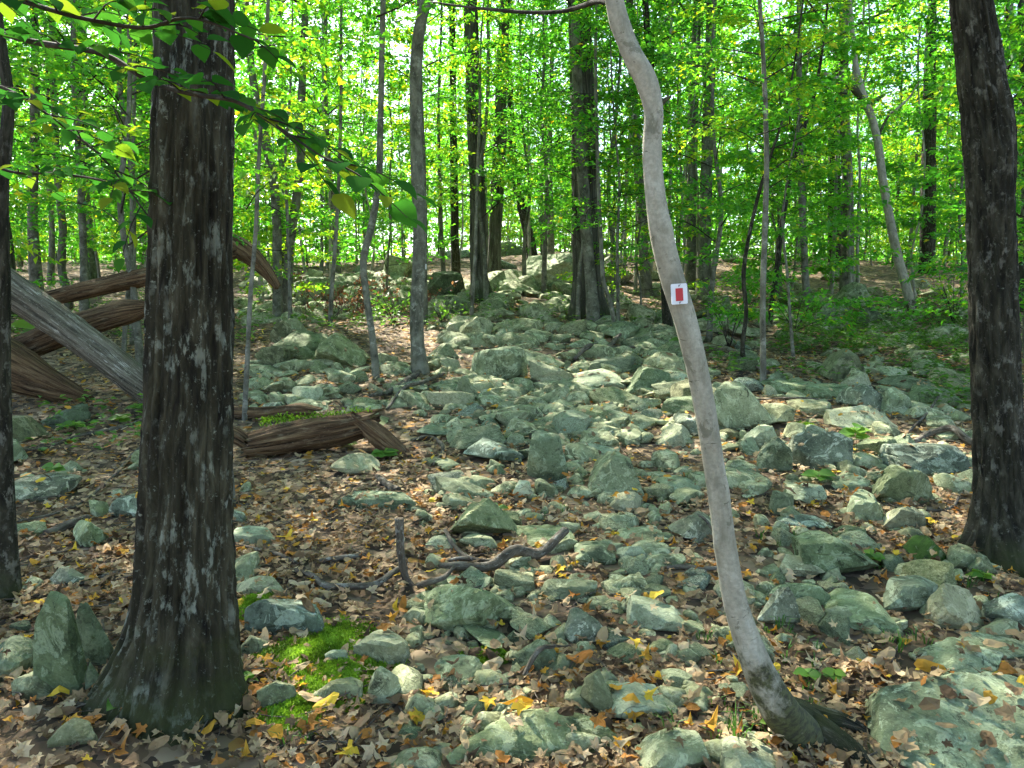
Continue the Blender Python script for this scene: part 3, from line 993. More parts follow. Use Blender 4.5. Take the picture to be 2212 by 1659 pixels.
def leaf_quads(P, A, Nrm, size, tint, mb, wide=.55, fold=.12, droop=.1):
    """P base points, A long axes, Nrm normals (all (n,3)); pointed leaves of two folded halves"""
    A = A / (np.linalg.norm(A, axis=1)[:, None] + 1e-9)
    S = np.cross(A, Nrm)
    S /= np.linalg.norm(S, axis=1)[:, None] + 1e-9
    U = np.cross(S, A)
    L = size[:, None]
    v0 = P
    v1 = P + A * L * .48 + S * L * wide * .5 + U * L * fold
    v2 = P + A * L - U * L * droop
    v3 = P + A * L * .48 - S * L * wide * .5 + U * L * fold
    n = len(P)
    V = np.stack([v0, v1, v2, v3], 1).reshape(-1, 3)
    k = np.arange(n)[:, None] * 4
    F = np.concatenate([k + np.array([0, 1, 2])[None], k + np.array([0, 2, 3])[None]])
    mb.add(V, F, np.repeat(tint, 4))

def limb_leaves(rng, path, n, width, size, tint_mu, mb, flat=.25, start=.25):
    """leaves in a flat spray along a limb path (k,3)"""
    s = start + (1 - start) * rng.rand(n) ** .8
    C = catmull(path, 24)
    fi = s * 23
    i0 = np.clip(fi.astype(int), 0, 22)
    t = (fi - i0)[:, None]
    B = C[i0] * (1 - t) + C[i0 + 1] * t
    T = C[i0 + 1] - C[i0]
    T /= np.linalg.norm(T, axis=1)[:, None] + 1e-9
    lat = np.cross(T, np.array([0, 0, 1.0])[None])
    lat /= np.linalg.norm(lat, axis=1)[:, None] + 1e-9
    u = rng.uniform(-1, 1, n)
    taper = np.sin(np.pi * np.clip(s * .85 + .12, 0, 1)) ** .7
    P = B + lat * (u * width * taper)[:, None] + T * (np.abs(u) * width * .5)[:, None]
    P[:, 2] += rng.normal(0, width * flat * .35, n) - np.abs(u) * width * .12
    A = T * .8 + lat * np.sign(u)[:, None] * .7 + rng.normal(0, .45, (n, 3))
    A[:, 2] -= .15
    Nn = np.array([0, 0, 1.0])[None] + rng.normal(0, .38, (n, 3))
    leaf_quads(P, A, Nn, size * (.45 + .95 * rng.rand(n) ** 1.3), np.clip(tint_mu + rng.normal(0, .2, n), 0, 1), mb)

def tier_tree(seed, height, z0, rad, limbs, per, size, r_base, mu=.45, asc=.35, crook=.15):
    """a slender forest tree: trunk, limbs, layered leaf sprays; returns three MBs (trunk, limbs, crown)"""
    g = np.random.RandomState(seed)
    n = 8
    zz = np.linspace(-.15, height, n)
    off = np.cumsum(g.normal(0, crook, (n, 2)) * .5, 0)
    off -= off[0]
    P = np.column_stack([off, zz])
    R = r_base * np.linspace(1, .12, n) ** .8
    R[0] *= 1.3
    tr, lb, cr = MB(), MB(), MB()
    tr.add(*tube(P, R, 9, 40, lump(.12, seed))[:2], tc=tube(P, R, 9, 40, lump(.12, seed))[2])
    C = catmull(P, 60)
    for i in range(limbs):
        f = (i + g.rand()) / limbs
        z = z0 + (height * .98 - z0) * f
        k = int(np.clip(np.searchsorted(C[:, 2], z), 1, 59))
        b = C[k]
        az = i * 2.4 + g.uniform(-.5, .5)
        L = rad * (1.05 - .6 * f ** 1.5) * g.uniform(.6, 1.15)
        d = np.array([math.cos(az), math.sin(az), 0])
        path = np.array([b, b + d * L * .35 + [0, 0, L * asc * .5], b + d * L * .7 + [0, 0, L * asc * .75], b + d * L + [0, 0, L * asc * .7]])
        path[1:] += g.normal(0, .07 * L, (3, 3))
        rl = max(.006, r_base * .28 * (1 - .6 * f))
        V, F, tc = tube(path, [rl, rl * .7, rl * .45, rl * .15], 4, 8, cap=False)
        lb.add(V, F, 0, tc)
        for s in range(3):
            q = catmull(path, 12)[3 + 2 * s]
            sd = (1 if s % 2 else -1)
            e = q + (d * .5 + np.array([-d[1], d[0], 0]) * sd * .8 + [0, 0, .1]) * L * .4
            V, F, tc = tube([q, (q + e) / 2 + [0, 0, .03], e], [rl * .4, rl * .25, rl * .1], 3, 4, cap=False)
            lb.add(V, F, 0, tc)
            limb_leaves(g, np.array([q, (q + e) / 2, e]), per // 5, L * .20, size, mu, cr, .25, .15)
        limb_leaves(g, path, per * 2 // 5, L * .24, size, mu, cr, .3, .25)
    return tr, lb, cr

def canopy(seed, z0, z1, rad, limbs, per, size, mu=.45):
    g = np.random.RandomState(seed)
    lb, cr = MB(), MB()
    for i in range(limbs):
        f = g.rand()
        az = i * 2.4 + g.uniform(-.4, .4)
        b = np.array([0, 0, z0 + (z1 - z0) * f * .6])
        L = rad * g.uniform(.55, 1.1) * (1 - .35 * f)
        d = np.array([math.cos(az), math.sin(az), 0])
        path = np.array([b, b + d * L * .4 + [0, 0, L * .35], b + d * L * .75 + [0, 0, L * .5], b + d * L + [0, 0, L * .5]])
        path[1:] += g.normal(0, .08 * L, (3, 3))
        V, F, tc = tube(path, [.07, .05, .03, .01], 5, 10, cap=False)
        lb.add(V, F, 0, tc)
        limb_leaves(g, path, per, L * .32, size, mu, cr, .7, .25)
    return lb, cr

TV = []     # slender tree variants: (trunk mesh, limb mesh, crown mesh)
specs = [ # height z0 rad limbs per size r mu asc
 (9.5, 1.7, 2.2, 26, 130, .125, .055, .42, .30), (8.0, 1.3, 2.0, 24, 120, .12, .040, .50, .22), (12, 2.6, 2.6, 28, 130, .135, .085, .45, .40),
 (11, 2.0, 2.1, 28, 120, .13, .065, .38, .35), (7.0, .9, 1.7, 22, 110, .11, .030, .58, .2), (13, 3.2, 2.7, 30, 130, .14, .10, .40, .45),
 (10, 1.9, 2.3, 26, 130, .125, .06, .62, .28), (14, 4.0, 2.6, 28, 130, .145, .12, .44, .5),
 (6.0, .35, 1.9, 26, 150, .13, .03, .5, .2), (7.5, .5, 2.2, 28, 160, .14, .035, .42, .25), (5.0, .3, 1.6, 22, 140, .12, .025, .6, .15),
 (9.0, 4.2, 1.5, 12, 70, .12, .035, .5, .3), (10.5, 5.0, 1.6, 12, 70, .12, .045, .45, .4), (7.5, 3.4, 1.3, 11, 60, .11, .026, .55, .3)]
for i, (h_, z0_, r_, l_, p_, s_, rb_, mu_, as_) in enumerate(specs):
    t3 = tier_tree(40 + i, h_, z0_, r_, l_, int(p_ * 1.35), s_ * .92, rb_, mu_, as_)
    TV.append((t3[0].mesh('trunk', M['palepole'] if i > 10 else M['pole'] if i % 3 else M['grey']), t3[1].mesh('branches', M['twig']), t3[2].mesh('crown', M['leafy'] if i in (4, 6, 10) else M['leaf'], False)))
CV = []
for i in range(4):
    lb_, cr_ = canopy(70 + i, 0, 5.5, 4.4, 20, 110, .20, .42)
    CV.append((lb_.mesh('branches', M['grey']), cr_.mesh('crown', M['leaf'], False)))

LASTROOT = [None]
def add_tree_copy(v, loc, rz, s, label, group, name='slender_tree', trunk_scale=1.0):
    root = empty(name, loc, rz)
    root.scale = (s, s, s)
    tag(root, label, 'tree', group)
    for nm, me in zip(('trunk', 'branches', 'crown'), TV[v]):
        put(nm, me, root)
    LASTROOT[0] = root
    return root

def pix_tree(name, label, pix, width, mat, crown=None, segs=14, top=None, depth=None, flare=1.5, bark=None, rings=70, group=None, lean=0, roots=0, vtop=None):
    """a tree whose trunk follows the photograph: pix = [(x, y)...] from the foot upwards, width in px at those points"""
    base = at(*pix[0]) if depth is None else pt(*pix[0], depth)
    D = base[1]
    P = [pt(x, y, D + lean * i) for i, (x, y) in enumerate(pix)]
    R = [w * D / FPX / 2 for w in width]
    P[0] = np.array([P[0][0], P[0][1], P[0][2]])
    P.insert(0, P[0] + np.array([0, 0, -.25]))
    R.insert(0, R[0] * 1.08)
    if top:
        e = P[-1]
        dirv = (P[-1] - P[-2]) / np.linalg.norm(P[-1] - P[-2])
        dirv = dirv * .5 + np.array([0, 0, .5])
        dirv /= np.linalg.norm(dirv)
        zt = max(top, e[2] + 1.0)
        Lr = (zt - e[2])
        P.append(e + dirv * Lr * .5)
        R.append(R[-1] * .75)
        P.append(e + dirv * Lr * .5 + np.array([.1, .1, Lr * .5]))
        R.append(R[-1] * .45)
    P = np.array(P)
    root = empty(name, base)
    tag(root, label, 'tree', group)
    dsp = bark or lump(.08, abs(hash(label)) % 50 if False else len(label))
    V, F, tc = tube(P, R, segs, rings, dsp, ref=[1, 0, 0])
    V = V - base
    MB().add(V, F, 0, tc).build('trunk', M[mat], root)
    C = catmull(P, 50) - base
    if crown is not None:
        kind, k, s, dz = crown
        lb_, cr_ = (CV[k] if kind == 'c' else TV[k][1:])
        for nm, me in (('branches', lb_), ('crown', cr_)):
            o = put(nm, me, root)
            tp = C[-1]
            if kind == 'c':
                o.location = (tp[0], tp[1], tp[2] - 4.5 + dz)
            else:
                o.location = (float(C[25][0]) * .7, float(C[25][1]), dz)
            o.scale = (s, s, s)
            o.rotation_euler = (0, 0, (len(label) * 1.7) % 6.28)
    return root, P, R

# the four near trunks ---------------------------------------------------------------------------
def oak_disp(TH, S, R):
    base = FURROW(.026, 6.5, 2.0, 3)(TH, S, R) + FURROW(.008, 16, 6, 8)(TH, S, R)
    fl = np.clip(1 - S / .75, 0, 1) ** 2
    return base + R * fl * (.16 * np.cos(TH * 5 + .6) + .10 * np.cos(TH * 3 + 2))
pix_tree('oak_tree', 'thick furrowed dark brown trunk with grey lichen streaks, left foreground',
         [(382, 1500), (386, 1440), (393, 1380), (398, 1270), (400, 1150), (404, 1000), (408, 850), (411, 700), (414, 500), (417, 300), (420, 100), (420, -60)],
         [330, 272, 238, 205, 187, 178, 170, 166, 160, 153, 148, 145], 'oak', ('c', 0, 1.0, 0), 150, 11.0, None, bark=oak_disp, rings=620)
pix_tree('young_tree', 'thin dark trunk cut by the left picture edge',
         [(18, 1295), (14, 1200), (8, 1000), (4, 800), (6, 600), (4, 400), (14, 290), (18, 220), (6, 120), (-10, 0)],
         [58, 48, 38, 33, 29, 26, 25, 23, 21, 19], 'dark', None, 24, 5.0, rings=120)
KNOTS = [(.62, 4.4, .30), (1.02, 3.6, .16), (1.38, 5.0, .22), (1.75, 4.2, .20), (2.08, 5.4, .26), (2.30, 3.8, .18), (2.62, 4.8, .30), (2.75, 2.6, .22), (1.2, 5.6, .14), (.9, 5.2, .15)]
def knotty(TH, S, R):
    o = lump(.05, 12, 2.2)(TH, S, R) + R * .02 * fbm(np.stack([np.cos(TH) * 4, np.sin(TH) * 4, S * 14], -1), 3, 4)
    for s0, t0, a in KNOTS:
        dt = np.angle(np.exp(1j * (TH - t0)))
        q = (dt / .55) ** 2 + ((S - s0) / .035) ** 2
        o = o + R * a * (np.exp(-q) - .75 * np.exp(-q * 6))
    return o
T3, P3, R3 = pix_tree('curved_tree', 'curved pale smooth-barked tree carrying the red and white trail marker',
         [(1745, 1605), (1690, 1540), (1650, 1470), (1615, 1385), (1588, 1300), (1570, 1200), (1556, 1100), (1538, 980), (1522, 880), (1502, 780), (1480, 690), (1455, 610), (1432, 520), (1416, 420), (1409, 320), (1411, 230), (1398, 180), (1362, 110), (1340, 50), (1322, -20)],
         [92, 86, 74, 61, 53, 49, 47, 46, 46, 47, 49, 51, 49, 43, 40, 41, 46, 41, 39, 38], 'beech', ('c', 1, .8, 0), 30, 9.0, bark=knotty, rings=420)
def dk_disp(TH, S, R):
    base = FURROW(.022, 6.0, 2.6, 23)(TH, S, R) + FURROW(.007, 14, 7, 9)(TH, S, R)
    fl = np.clip(1 - S / .7, 0, 1) ** 2
    return base + R * fl * (.2 * np.cos(TH * 4 + 1.0) + .1 * np.cos(TH * 7)) + R * .10 * fbm(np.stack([np.cos(TH), np.sin(TH), S * 1.6], -1), 2, 31)
pix_tree('maple_tree', 'dark mossy knotted trunk with pale streaks at the right edge',
         [(2165, 1200), (2163, 1150), (2160, 1090), (2158, 980), (2152, 850), (2146, 700), (2143, 550), (2140, 420), (2138, 310), (2132, 240), (2122, 180), (2110, 90), (2097, 0), (2088, -70)],
         [176, 132, 104, 91, 89, 88, 88, 90, 95, 92, 83, 77, 72, 70], 'dark', ('c', 2, 1.0, 0), 110, 12.0, bark=dk_disp, rings=420)

# the middle trees -------------------------------------------------------------------------------
MT = [
 ('birch_tree', 'straight grey spotted trunk in mid-field, root running to its left', [(908, 806), (903, 760), (900, 690), (904, 600), (906, 500), (902, 400), (899, 250), (900, 120), (908, 50), (928, -20)], [44, 32, 29, 28, 28, 27, 26, 26, 25, 24], 'grey', ('t', 2, .8, 2.5), 11),
 ('slender_tree', 'slim pale trunk carrying the small far trail marker', [(918, 700), (917, 600), (916, 450), (912, 300), (906, 150), (905, -10)], [13, 12, 12, 11, 10, 9], 'grey', ('t', 0, .8, 2.0), 9),
 ('slender_tree', 'thin pale sapling with bright lit edge, right of the big trunk', [(529, 908), (534, 780), (541, 640), (552, 500), (560, 330), (572, 150), (580, -10)], [12, 11, 10, 9, 8, 8, 7], 'pole', ('t', 4, .8, 1.2), 6),
 ('slender_tree', 'thin bent trunk left of the straight grey spotted trunk', [(812, 818), (806, 740), (792, 640), (785, 560), (800, 500), (815, 420), (822, 250), (826, 60), (828, -10)], [19, 15, 15, 15, 15, 14, 13, 12, 12], 'grey', ('t', 3, .8, 2.4), 9),
 ('ridge_tree', 'stout dark trunk on the ridge, nearer of the twin pair', [(1042, 652), (1036, 610), (1033, 540), (1032, 420), (1026, 300), (1020, 150), (1016, -10)], [60, 40, 36, 34, 32, 30, 28], 'ash', ('c', 3, 1.1, 0), 15),
 ('ridge_tree', 'straight grey trunk just right of the stout twin on the ridge', [(1066, 608), (1068, 560), (1072, 440), (1080, 300), (1084, 150), (1092, -10)], [38, 30, 28, 27, 25, 22], 'ash', ('c', 0, 1.0, 0), 15),
 ('ash_tree', 'broad ridged trunk split by a dark seam, centre of the wood', [(1272, 690), (1270, 640), (1268, 560), (1264, 430), (1262, 300), (1256, 150), (1250, -10)], [98, 72, 64, 58, 54, 48, 46], 'ash', ('c', 1, 1.2, 0), 16),
 ('slender_tree', 'smooth pale stem growing close in front of the broad ridged trunk', [(1282, 706), (1278, 640), (1270, 540), (1262, 430), (1252, 300), (1246, 150), (1242, -10)], [32, 26, 25, 24, 22, 20, 18], 'grey', ('t', 5, .8, 2.5), 12),
 ('slender_tree', 'thin crooked stem right of the broad ridged trunk', [(1328, 728), (1320, 660), (1304, 610), (1300, 560), (1296, 480), (1292, 380)], [11, 10, 10, 10, 9, 8], 'pole', ('t', 1, .7, 1.8), 7),
 ('slender_tree', 'pale twin stem leaning left, beyond the big trunk', [(600, 694), (599, 600), (598, 500), (592, 400), (572, 300), (556, 230), (540, 120), (530, -10)], [24, 21, 20, 19, 18, 17, 15, 14], 'grey', ('t', 2, .8, 2.4), 10),
 ('slender_tree', 'pale twin stem leaning right, beyond the big trunk', [(618, 690), (622, 600), (630, 500), (642, 420), (650, 330), (652, 200), (660, -10)], [24, 21, 20, 19, 18, 16, 14], 'grey', ('t', 7, .8, 2.0), 11),
 ('slender_tree', 'very thin pale stem in front of the ridge boulders', [(1018, 690), (1021, 640), (1026, 560), (1030, 420), (1036, 250)], [9, 8, 8, 7, 6], 'pole', ('t', 4, .7, 1.2), 6),
 ('slender_tree', 'dark stem half hidden behind the curved tree below the marker', [(1444, 724), (1440, 670), (1436, 600), (1428, 480), (1420, 330), (1400, 100)], [26, 22, 20, 18, 16, 14], 'dark', ('t', 3, .7, 2.2), 9),
 ('slender_tree', 'grey trunk between the broad ridged trunk and the curved tree', [(1397, 640), (1393, 580), (1388, 480), (1378, 350), (1370, 220), (1362, 60), (1360, -10)], [30, 24, 22, 20, 19, 17, 16], 'grey', ('t', 5, .9, 2.4), 13),
 ('slender_tree', 'grey trunk right behind the curved tree above the marker', [(1492, 640), (1492, 560), (1494, 430), (1498, 280), (1504, 100), (1506, -10)], [26, 23, 21, 19, 17, 16], 'grey', ('t', 7, .9, 2.6), 13),
 ('slender_tree', 'tall thin pale sapling standing alone right of the curved tree', [(1648, 842), (1648, 740), (1648, 640), (1652, 500), (1656, 350), (1652, 200), (1646, 80), (1640, -10)], [15, 13, 12, 12, 11, 10, 9, 9], 'pole', ('t', 1, .75, 1.6), 7),
 ('leaning_tree', 'white leaning trunk with bare sunlit limbs on the far right slope', [(1972, 688), (1960, 630), (1940, 560), (1922, 470), (1908, 400), (1896, 310), (1882, 250), (1862, 205), (1850, 150), (1840, 60)], [22, 19, 19, 17, 16, 16, 15, 17, 12, 10], 'beech', ('t', 13, .8, 6.0), 9),
 ('slender_tree', 'dark stub of trunk on the far right slope', [(1806, 600), (1804, 540), (1803, 470), (1802, 400)], [34, 30, 28, 26], 'dark', ('t', 0, .8, 3.0), 8),
 ('slender_tree', 'slim pale trunk between the lone sapling and the dark stub', [(1742, 668), (1738, 560), (1732, 430), (1728, 300), (1726, 100)], [17, 15, 14, 13, 11], 'pole', ('t', 6, .8, 2.0), 9),
 ('slender_tree', 'dark far trunk right of the leaning white tree', [(2002, 590), (2004, 500), (2006, 380), (2008, 200)], [34, 30, 28, 25], 'dark', ('t', 5, .9, 3.0), 10),
 ('slender_tree', 'dark trunk on the ridge left of the twin pair', [(986, 616), (984, 560), (982, 480), (980, 350), (978, 150)], [24, 19, 18, 16, 14], 'dark', ('t', 7, .8, 3.0), 11),
 ('slender_tree', 'dark trunk leaning left on the skyline right of the twin pair', [(1150, 560), (1140, 500), (1126, 440), (1112, 380), (1104, 250)], [26, 22, 20, 18, 15], 'dark', ('t', 2, .8, 3.0), 11),
 ('slender_tree', 'crooked pale stem standing behind the fallen logs', [(148, 668), (146, 630), (134, 590), (136, 500), (126, 400), (118, 250), (112, 60)], [20, 18, 17, 16, 15, 13, 12], 'grey', ('t', 0, .8, 2.2), 9),
 ('slender_tree', 'thin pale sapling left of the big trunk above the logs', [(268, 760), (272, 680), (280, 600), (284, 480), (288, 300), (292, 100)], [11, 10, 9, 8, 8, 7], 'pole', ('t', 4, .8, 1.4), 6),
 ('slender_tree', 'pale sapling pressed against the right edge of the big trunk', [(500, 1082), (494, 1000), (491, 900), (491, 750), (494, 600), (498, 420), (500, 200)], [19, 15, 14, 14, 13, 12, 10], 'pole', ('t', 1, .7, 2.2), 6),
 ('slender_tree', 'brown many-branched sapling stem left of the lone pale sapling', [(1606, 800), (1604, 740), (1612, 680), (1606, 600), (1620, 500), (1650, 380), (1690, 260)], [12, 10, 9, 9, 8, 7, 5], 'dark', ('t', 6, .55, 1.0), 5),
 ('slender_tree', 'brown double-bent sapling right of the lone pale sapling', [(1662, 700), (1676, 600), (1690, 480), (1704, 400), (1730, 300), (1760, 200)], [13, 12, 11, 10, 9, 7], 'dark', ('t', 6, .6, 1.3), 6),
 ('slender_tree', 'slim stem in front of the dead leafy brush', [(714, 706), (716, 640), (722, 560), (730, 430), (736, 250)], [11, 10, 9, 8, 7], 'pole', ('t', 4, .8, 1.5), 7),
]
MP = {}
for nm, lab, px_, wd, mt_, cr_, top_ in MT:
    big = wd[2] > 30
    MP[lab] = pix_tree(nm, lab, px_, wd, mt_, cr_, 36 if big else 12, top_ + 1.5, rings=160 if big else 60,
                       bark=FURROW(.022, 5, .8, len(lab)) if mt_ == 'ash' else lump(.14, len(lab)))

# bare white limbs of the leaning tree
lt = MP['white leaning trunk with bare sunlit limbs on the far right slope'][0]
LD = at(1972, 688)[1]
for pl, wl in (([(1866, 215), (1842, 190), (1812, 172), (1780, 158)], [18, 15, 11, 6]), ([(1874, 232), (1895, 214), (1912, 204)], [12, 9, 5]), ([(1895, 300), (1920, 250), (1960, 215), (1990, 170)], [6, 5, 4, 2])):
    P = [pt(x, y, LD) for x, y in pl]
    V, F, tc = tube(P, [w * LD / FPX / 2 for w in wl], 8, 14, lump(.15, 9))
    MB().add(V - np.array(lt.location), F, 0, tc).build('limb', M['beech'], lt)

# limb of the curved tree sweeping left across the top, and limb of the right tree
def add_limb(root, pl, wl, depths, mat, name='limb', segs=8, rings=30):
    P = [pt(x, y, d) for (x, y), d in zip(pl, depths)]
    R = [w * d / FPX / 2 for w, d in zip(wl, depths)]
    V, F, tc = tube(P, R, segs, rings, lump(.1, len(pl)))
    o = MB().add(V - np.array(root.location), F, 0, tc).build(name, M[mat], root)
    return P
d3 = P3[1][1]
def ground_root(root, pl, wl, mat):
    P, R = [], []
    for (x, y), w in zip(pl, wl):
        q = at(x, y)
        R.append(w * q[1] / FPX / 2)
        P.append(q + np.array([0, 0, R[-1] * .35]))
    P[0] = pt(*pl[0], d3)
    V, F, tc = tube(P, R, 20, 50, FURROW(.012, 5, 3, 6))
    MB().add(V - np.array(root.location), F, 0, tc).build('root', M[mat], root)
ground_root(T3, [(1690, 1545), (1735, 1585), (1790, 1612), (1840, 1640), (1870, 1672)], [80, 92, 80, 58, 30], 'dark')
ground_root(T3, [(1680, 1530), (1760, 1560), (1830, 1575), (1880, 1590)], [60, 56, 40, 16], 'dark')
add_limb(T3, [(1322, 4), (1290, 2), (1260, 12), (1215, 24), (1150, 27), (1080, 22), (1000, 14), (930, 4)], [16, 13, 11, 9, 8, 7, 5, 3], np.linspace(d3, d3 + .9, 8), 'twig')
add_limb(T3, [(1372, 92), (1355, 66), (1335, 40), (1318, 10), (1300, -20)], [12, 9, 8, 6, 5], [d3] * 5, 'twig')
add_limb(T3, [(1428, 222), (1440, 214), (1450, 208)], [14, 9, 5], [d3] * 3, 'beech', 'branch_stub')

# trail markers ------------------------------------------------------------------------------------
def marker(px, py, d, w, h, rz, label, tilt=0.0):
    root = empty('trail_marker', pt(px, py, d))
    root.rotation_euler = (tilt, math.radians(rz), 0)
    tag(root, label, 'trail marker', 'trail markers')
    def plate(name, w, h, y0, y1, mat, dz=0, bev=.002):
        bm = bmesh.new()
        bmesh.ops.create_cube(bm, size=1)
        for v in bm.verts:
            v.co = Vector((v.co.x * w, y0 if v.co.y < 0 else y1, v.co.z * h + dz))
        bmesh.ops.bevel(bm, geom=[e for e in bm.edges if abs(e.verts[0].co.y - e.verts[1].co.y) > 1e-6], offset=bev, segments=2, affect='EDGES')
        me = bpy.data.meshes.new(name)
        bm.to_mesh(me)
        bm.free()
        me.materials.append(mat)
        return put(name, me, root)
    plate('plate', w, h, -.003, .0, M['white'])
    plate('red_panel', w * .46, h * .62, -.0045, -.0031, M['redp'], -.002, .0006)
    for s in (-1, 1):
        V, F, tc = tube([(0, -.001, s * h * .41), (0, -.007, s * h * .41)], [.0022, .0026], 8, 2)
        MB().add(V, F, 0, tc).build('nail', M['nail'], root, False)
        V, F, tc = tube([(-.002, -.0065, s * h * .41 - .004), (.004, -.0075, s * h * .41 + .004)], [.0012, .0012], 6, 2)
        MB().add(V, F, 0, tc).build('nail', M['nail'], root, False)
    return root
marker(1467, 635, d3 - 56 * d3 / FPX / 2 - .006, 34 * d3 / FPX, 43 * d3 / FPX, -4, 'white plastic trail marker with red rectangle nailed to the curved tree')
dm = at(918, 700)[1]
marker(917, 576, dm - .12, 8.5 * dm / FPX, 11 * dm / FPX, 1, 'tiny white trail marker with red centre on the slim pale trunk')

# openings in the forest roof: the sun reaches the ground at these places in the photograph
SUNNY = [at(*q)[:2] for q in ((1070, 752), (1180, 735), (1290, 815), (1330, 690), (1200, 660), (1945, 1110), (2040, 955), (1735, 1065), (1790, 890), (1960, 770), (1320, 1075), (820, 700), (700, 1000))]
SH = np.array([math.sin(SUN_AZ), math.cos(SUN_AZ)])
lq = pt(1840, 185, at(1972, 688)[1])
LD_ = lq[1] + .5
SUNNY.append(lq[:2] - SH * (lq[2] - 1.4) / math.tan(SUN_EL))
def shades(x, y, rad, ztop):
    for t in SUNNY:
        v_ = np.array([x, y]) - t
        al = float(v_ @ SH)
        if 1.0 < al * math.tan(SUN_EL) < ztop and abs(v_[0] * SH[1] - v_[1] * SH[0]) < rad:
            return True
    return False

# the slender background trees -------------------------------------------------------------------
rt = np.random.RandomState(19)
spots = []
NAMES = [('thin pale tree in the bright wood beyond the fallen logs', 'thin trees of the left wood'),
         ('thin grey tree in the wood behind the ridge boulders', 'thin trees behind the ridge'),
         ('thin grey tree in the dense green wood on the right slope', 'thin trees of the right wood')]
cnt = 0
TREEO = []
while cnt < 118:
    y = 13 + 50 * rt.rand() ** 1.25
    x = rt.uniform(-.76, .76) * y
    if y < 19 and -.30 < x / y < .16:
        continue
    if y < 16 and x / y < -.1 and rt.rand() < .4:
        continue
    if any((x - a) ** 2 + (y - b) ** 2 < (.7 + y * .012) ** 2 for a, b in spots):
        continue
    if shades(x, y, 1.5, 12) or (y < LD_ and abs(x / y - .44) < .07):
        continue
    spots.append((x, y))
    v = rt.randint(8) if y < 24 else [0, 1, 3, 4, 6, 2, 4, 1][rt.randint(8)]
    lab, grp = NAMES[0 if x / y < -.2 else 1 if x / y < .2 else 2]
    add_tree_copy(v, (x, y, float(H(x, y))), rt.uniform(0, 6.28), rt.uniform(.85, 1.2), lab, grp)
    TREEO.append((LASTROOT[0], 'thin tree ' + between(x, y), y))
    cnt += 1
cnt = 0
while cnt < 85:
    y = rt.uniform(15, 42)
    x = rt.uniform(-.70, .70) * y
    if y < 20 and -.26 < x / y < .12:
        continue
    add_tree_copy(11 + rt.randint(3), (x, y, float(H(x, y))), rt.uniform(0, 6.28), rt.uniform(.85, 1.2), 'pale pole', 'pale thin poles of the wood')
    TREEO.append((LASTROOT[0], 'very thin pale tree ' + between(x, y), y))
    cnt += 1
# understory maples leafing out at eye level on the right and left
FREE = 5
UND = [(-.5, 15.2, 0, .85), (.7, 17.2, 3, .85), (1.15, 13.4, 0, .7), (-1.6, 18.6, 6, .95), (2.0, 15.6, 0, .9), (2.9, 9.6, 6, .62), (6.3, 8.6, 1, .7), (3.2, 12.5, 0, .8), (6.3, 8.2, 4, .9), (1.8, 13.0, 1, .75), (-4.6, 9.5, 0, .8), (-5.8, 11.8, 3, .85),
       (-3.6, 12.5, 1, .8), (-6.6, 9.0, 4, 1.0), (7.4, 11.0, 0, .85), (.9, 15.5, 6, .8), (-2.2, 16, 4, 1.0), (4.2, 14.5, 3, .8), (-7.5, 13.5, 2, .8), (2.2, 17, 1, .8),
       (3.9, 10.6, 8, .75), (6.6, 9.8, 9, .7), (2.4, 14.4, 10, .8), (4.9, 16.4, 9, .8), (8.6, 14.8, 9, .9), (-8.4, 11.2, 9, .8), (-6.8, 15.2, 8, .9), (3.6, 7.9, 4, .62), (-4.4, 14.8, 10, .9),
       (1.3, 11.2, 4, .85), (-1.5, 13.5, 6, .75), (.3, 19, 0, .9), (-3.0, 18.5, 9, .9), (6.0, 18.5, 8, 1.0)]
for i, (x, y, v, s) in enumerate(UND):
    if i >= FREE and shades(x, y, .9, 7):
        continue
    add_tree_copy(v, (x, y, float(H(x, y))), 1.3 * i, s, 'leafy young tree', 'leafy understory trees', 'understory_tree')
    TREEO.append((LASTROOT[0], ('yellowing' if v in (4, 6, 10) else 'green') + ' leafy young tree ' + between(x, y), y))
# saplings that fill the wood with leaves down to the ground behind the ridge
SAPL = [('leafy sapling in the bright undergrowth beyond the fallen logs', 'saplings of the left wood'),
        ('leafy sapling on the skyline behind the ridge boulders', 'saplings behind the ridge'),
        ('leafy sapling in the green undergrowth of the right wood', 'saplings of the right wood')]
cnt = 0
while cnt < 120:
    y = rt.uniform(15, 48) if cnt < 60 else rt.uniform(26, 48)
    x = rt.uniform(-.82, .82) * y
    if (y < 27 and -.30 < x / y < .2) or (y < 18 and x < 0) or shades(x, y, 1.2, 6):
        continue
    lab, grp = SAPL[0 if x / y < -.2 else 1 if x / y < .2 else 2]
    add_tree_copy(8 + rt.randint(3), (x, y, float(H(x, y))), rt.uniform(0, 6.28), rt.uniform(.8, 1.3), lab, grp, 'leafy_sapling')
    TREEO.append((LASTROOT[0], 'leafy sapling ' + between(x, y), y))
    cnt += 1
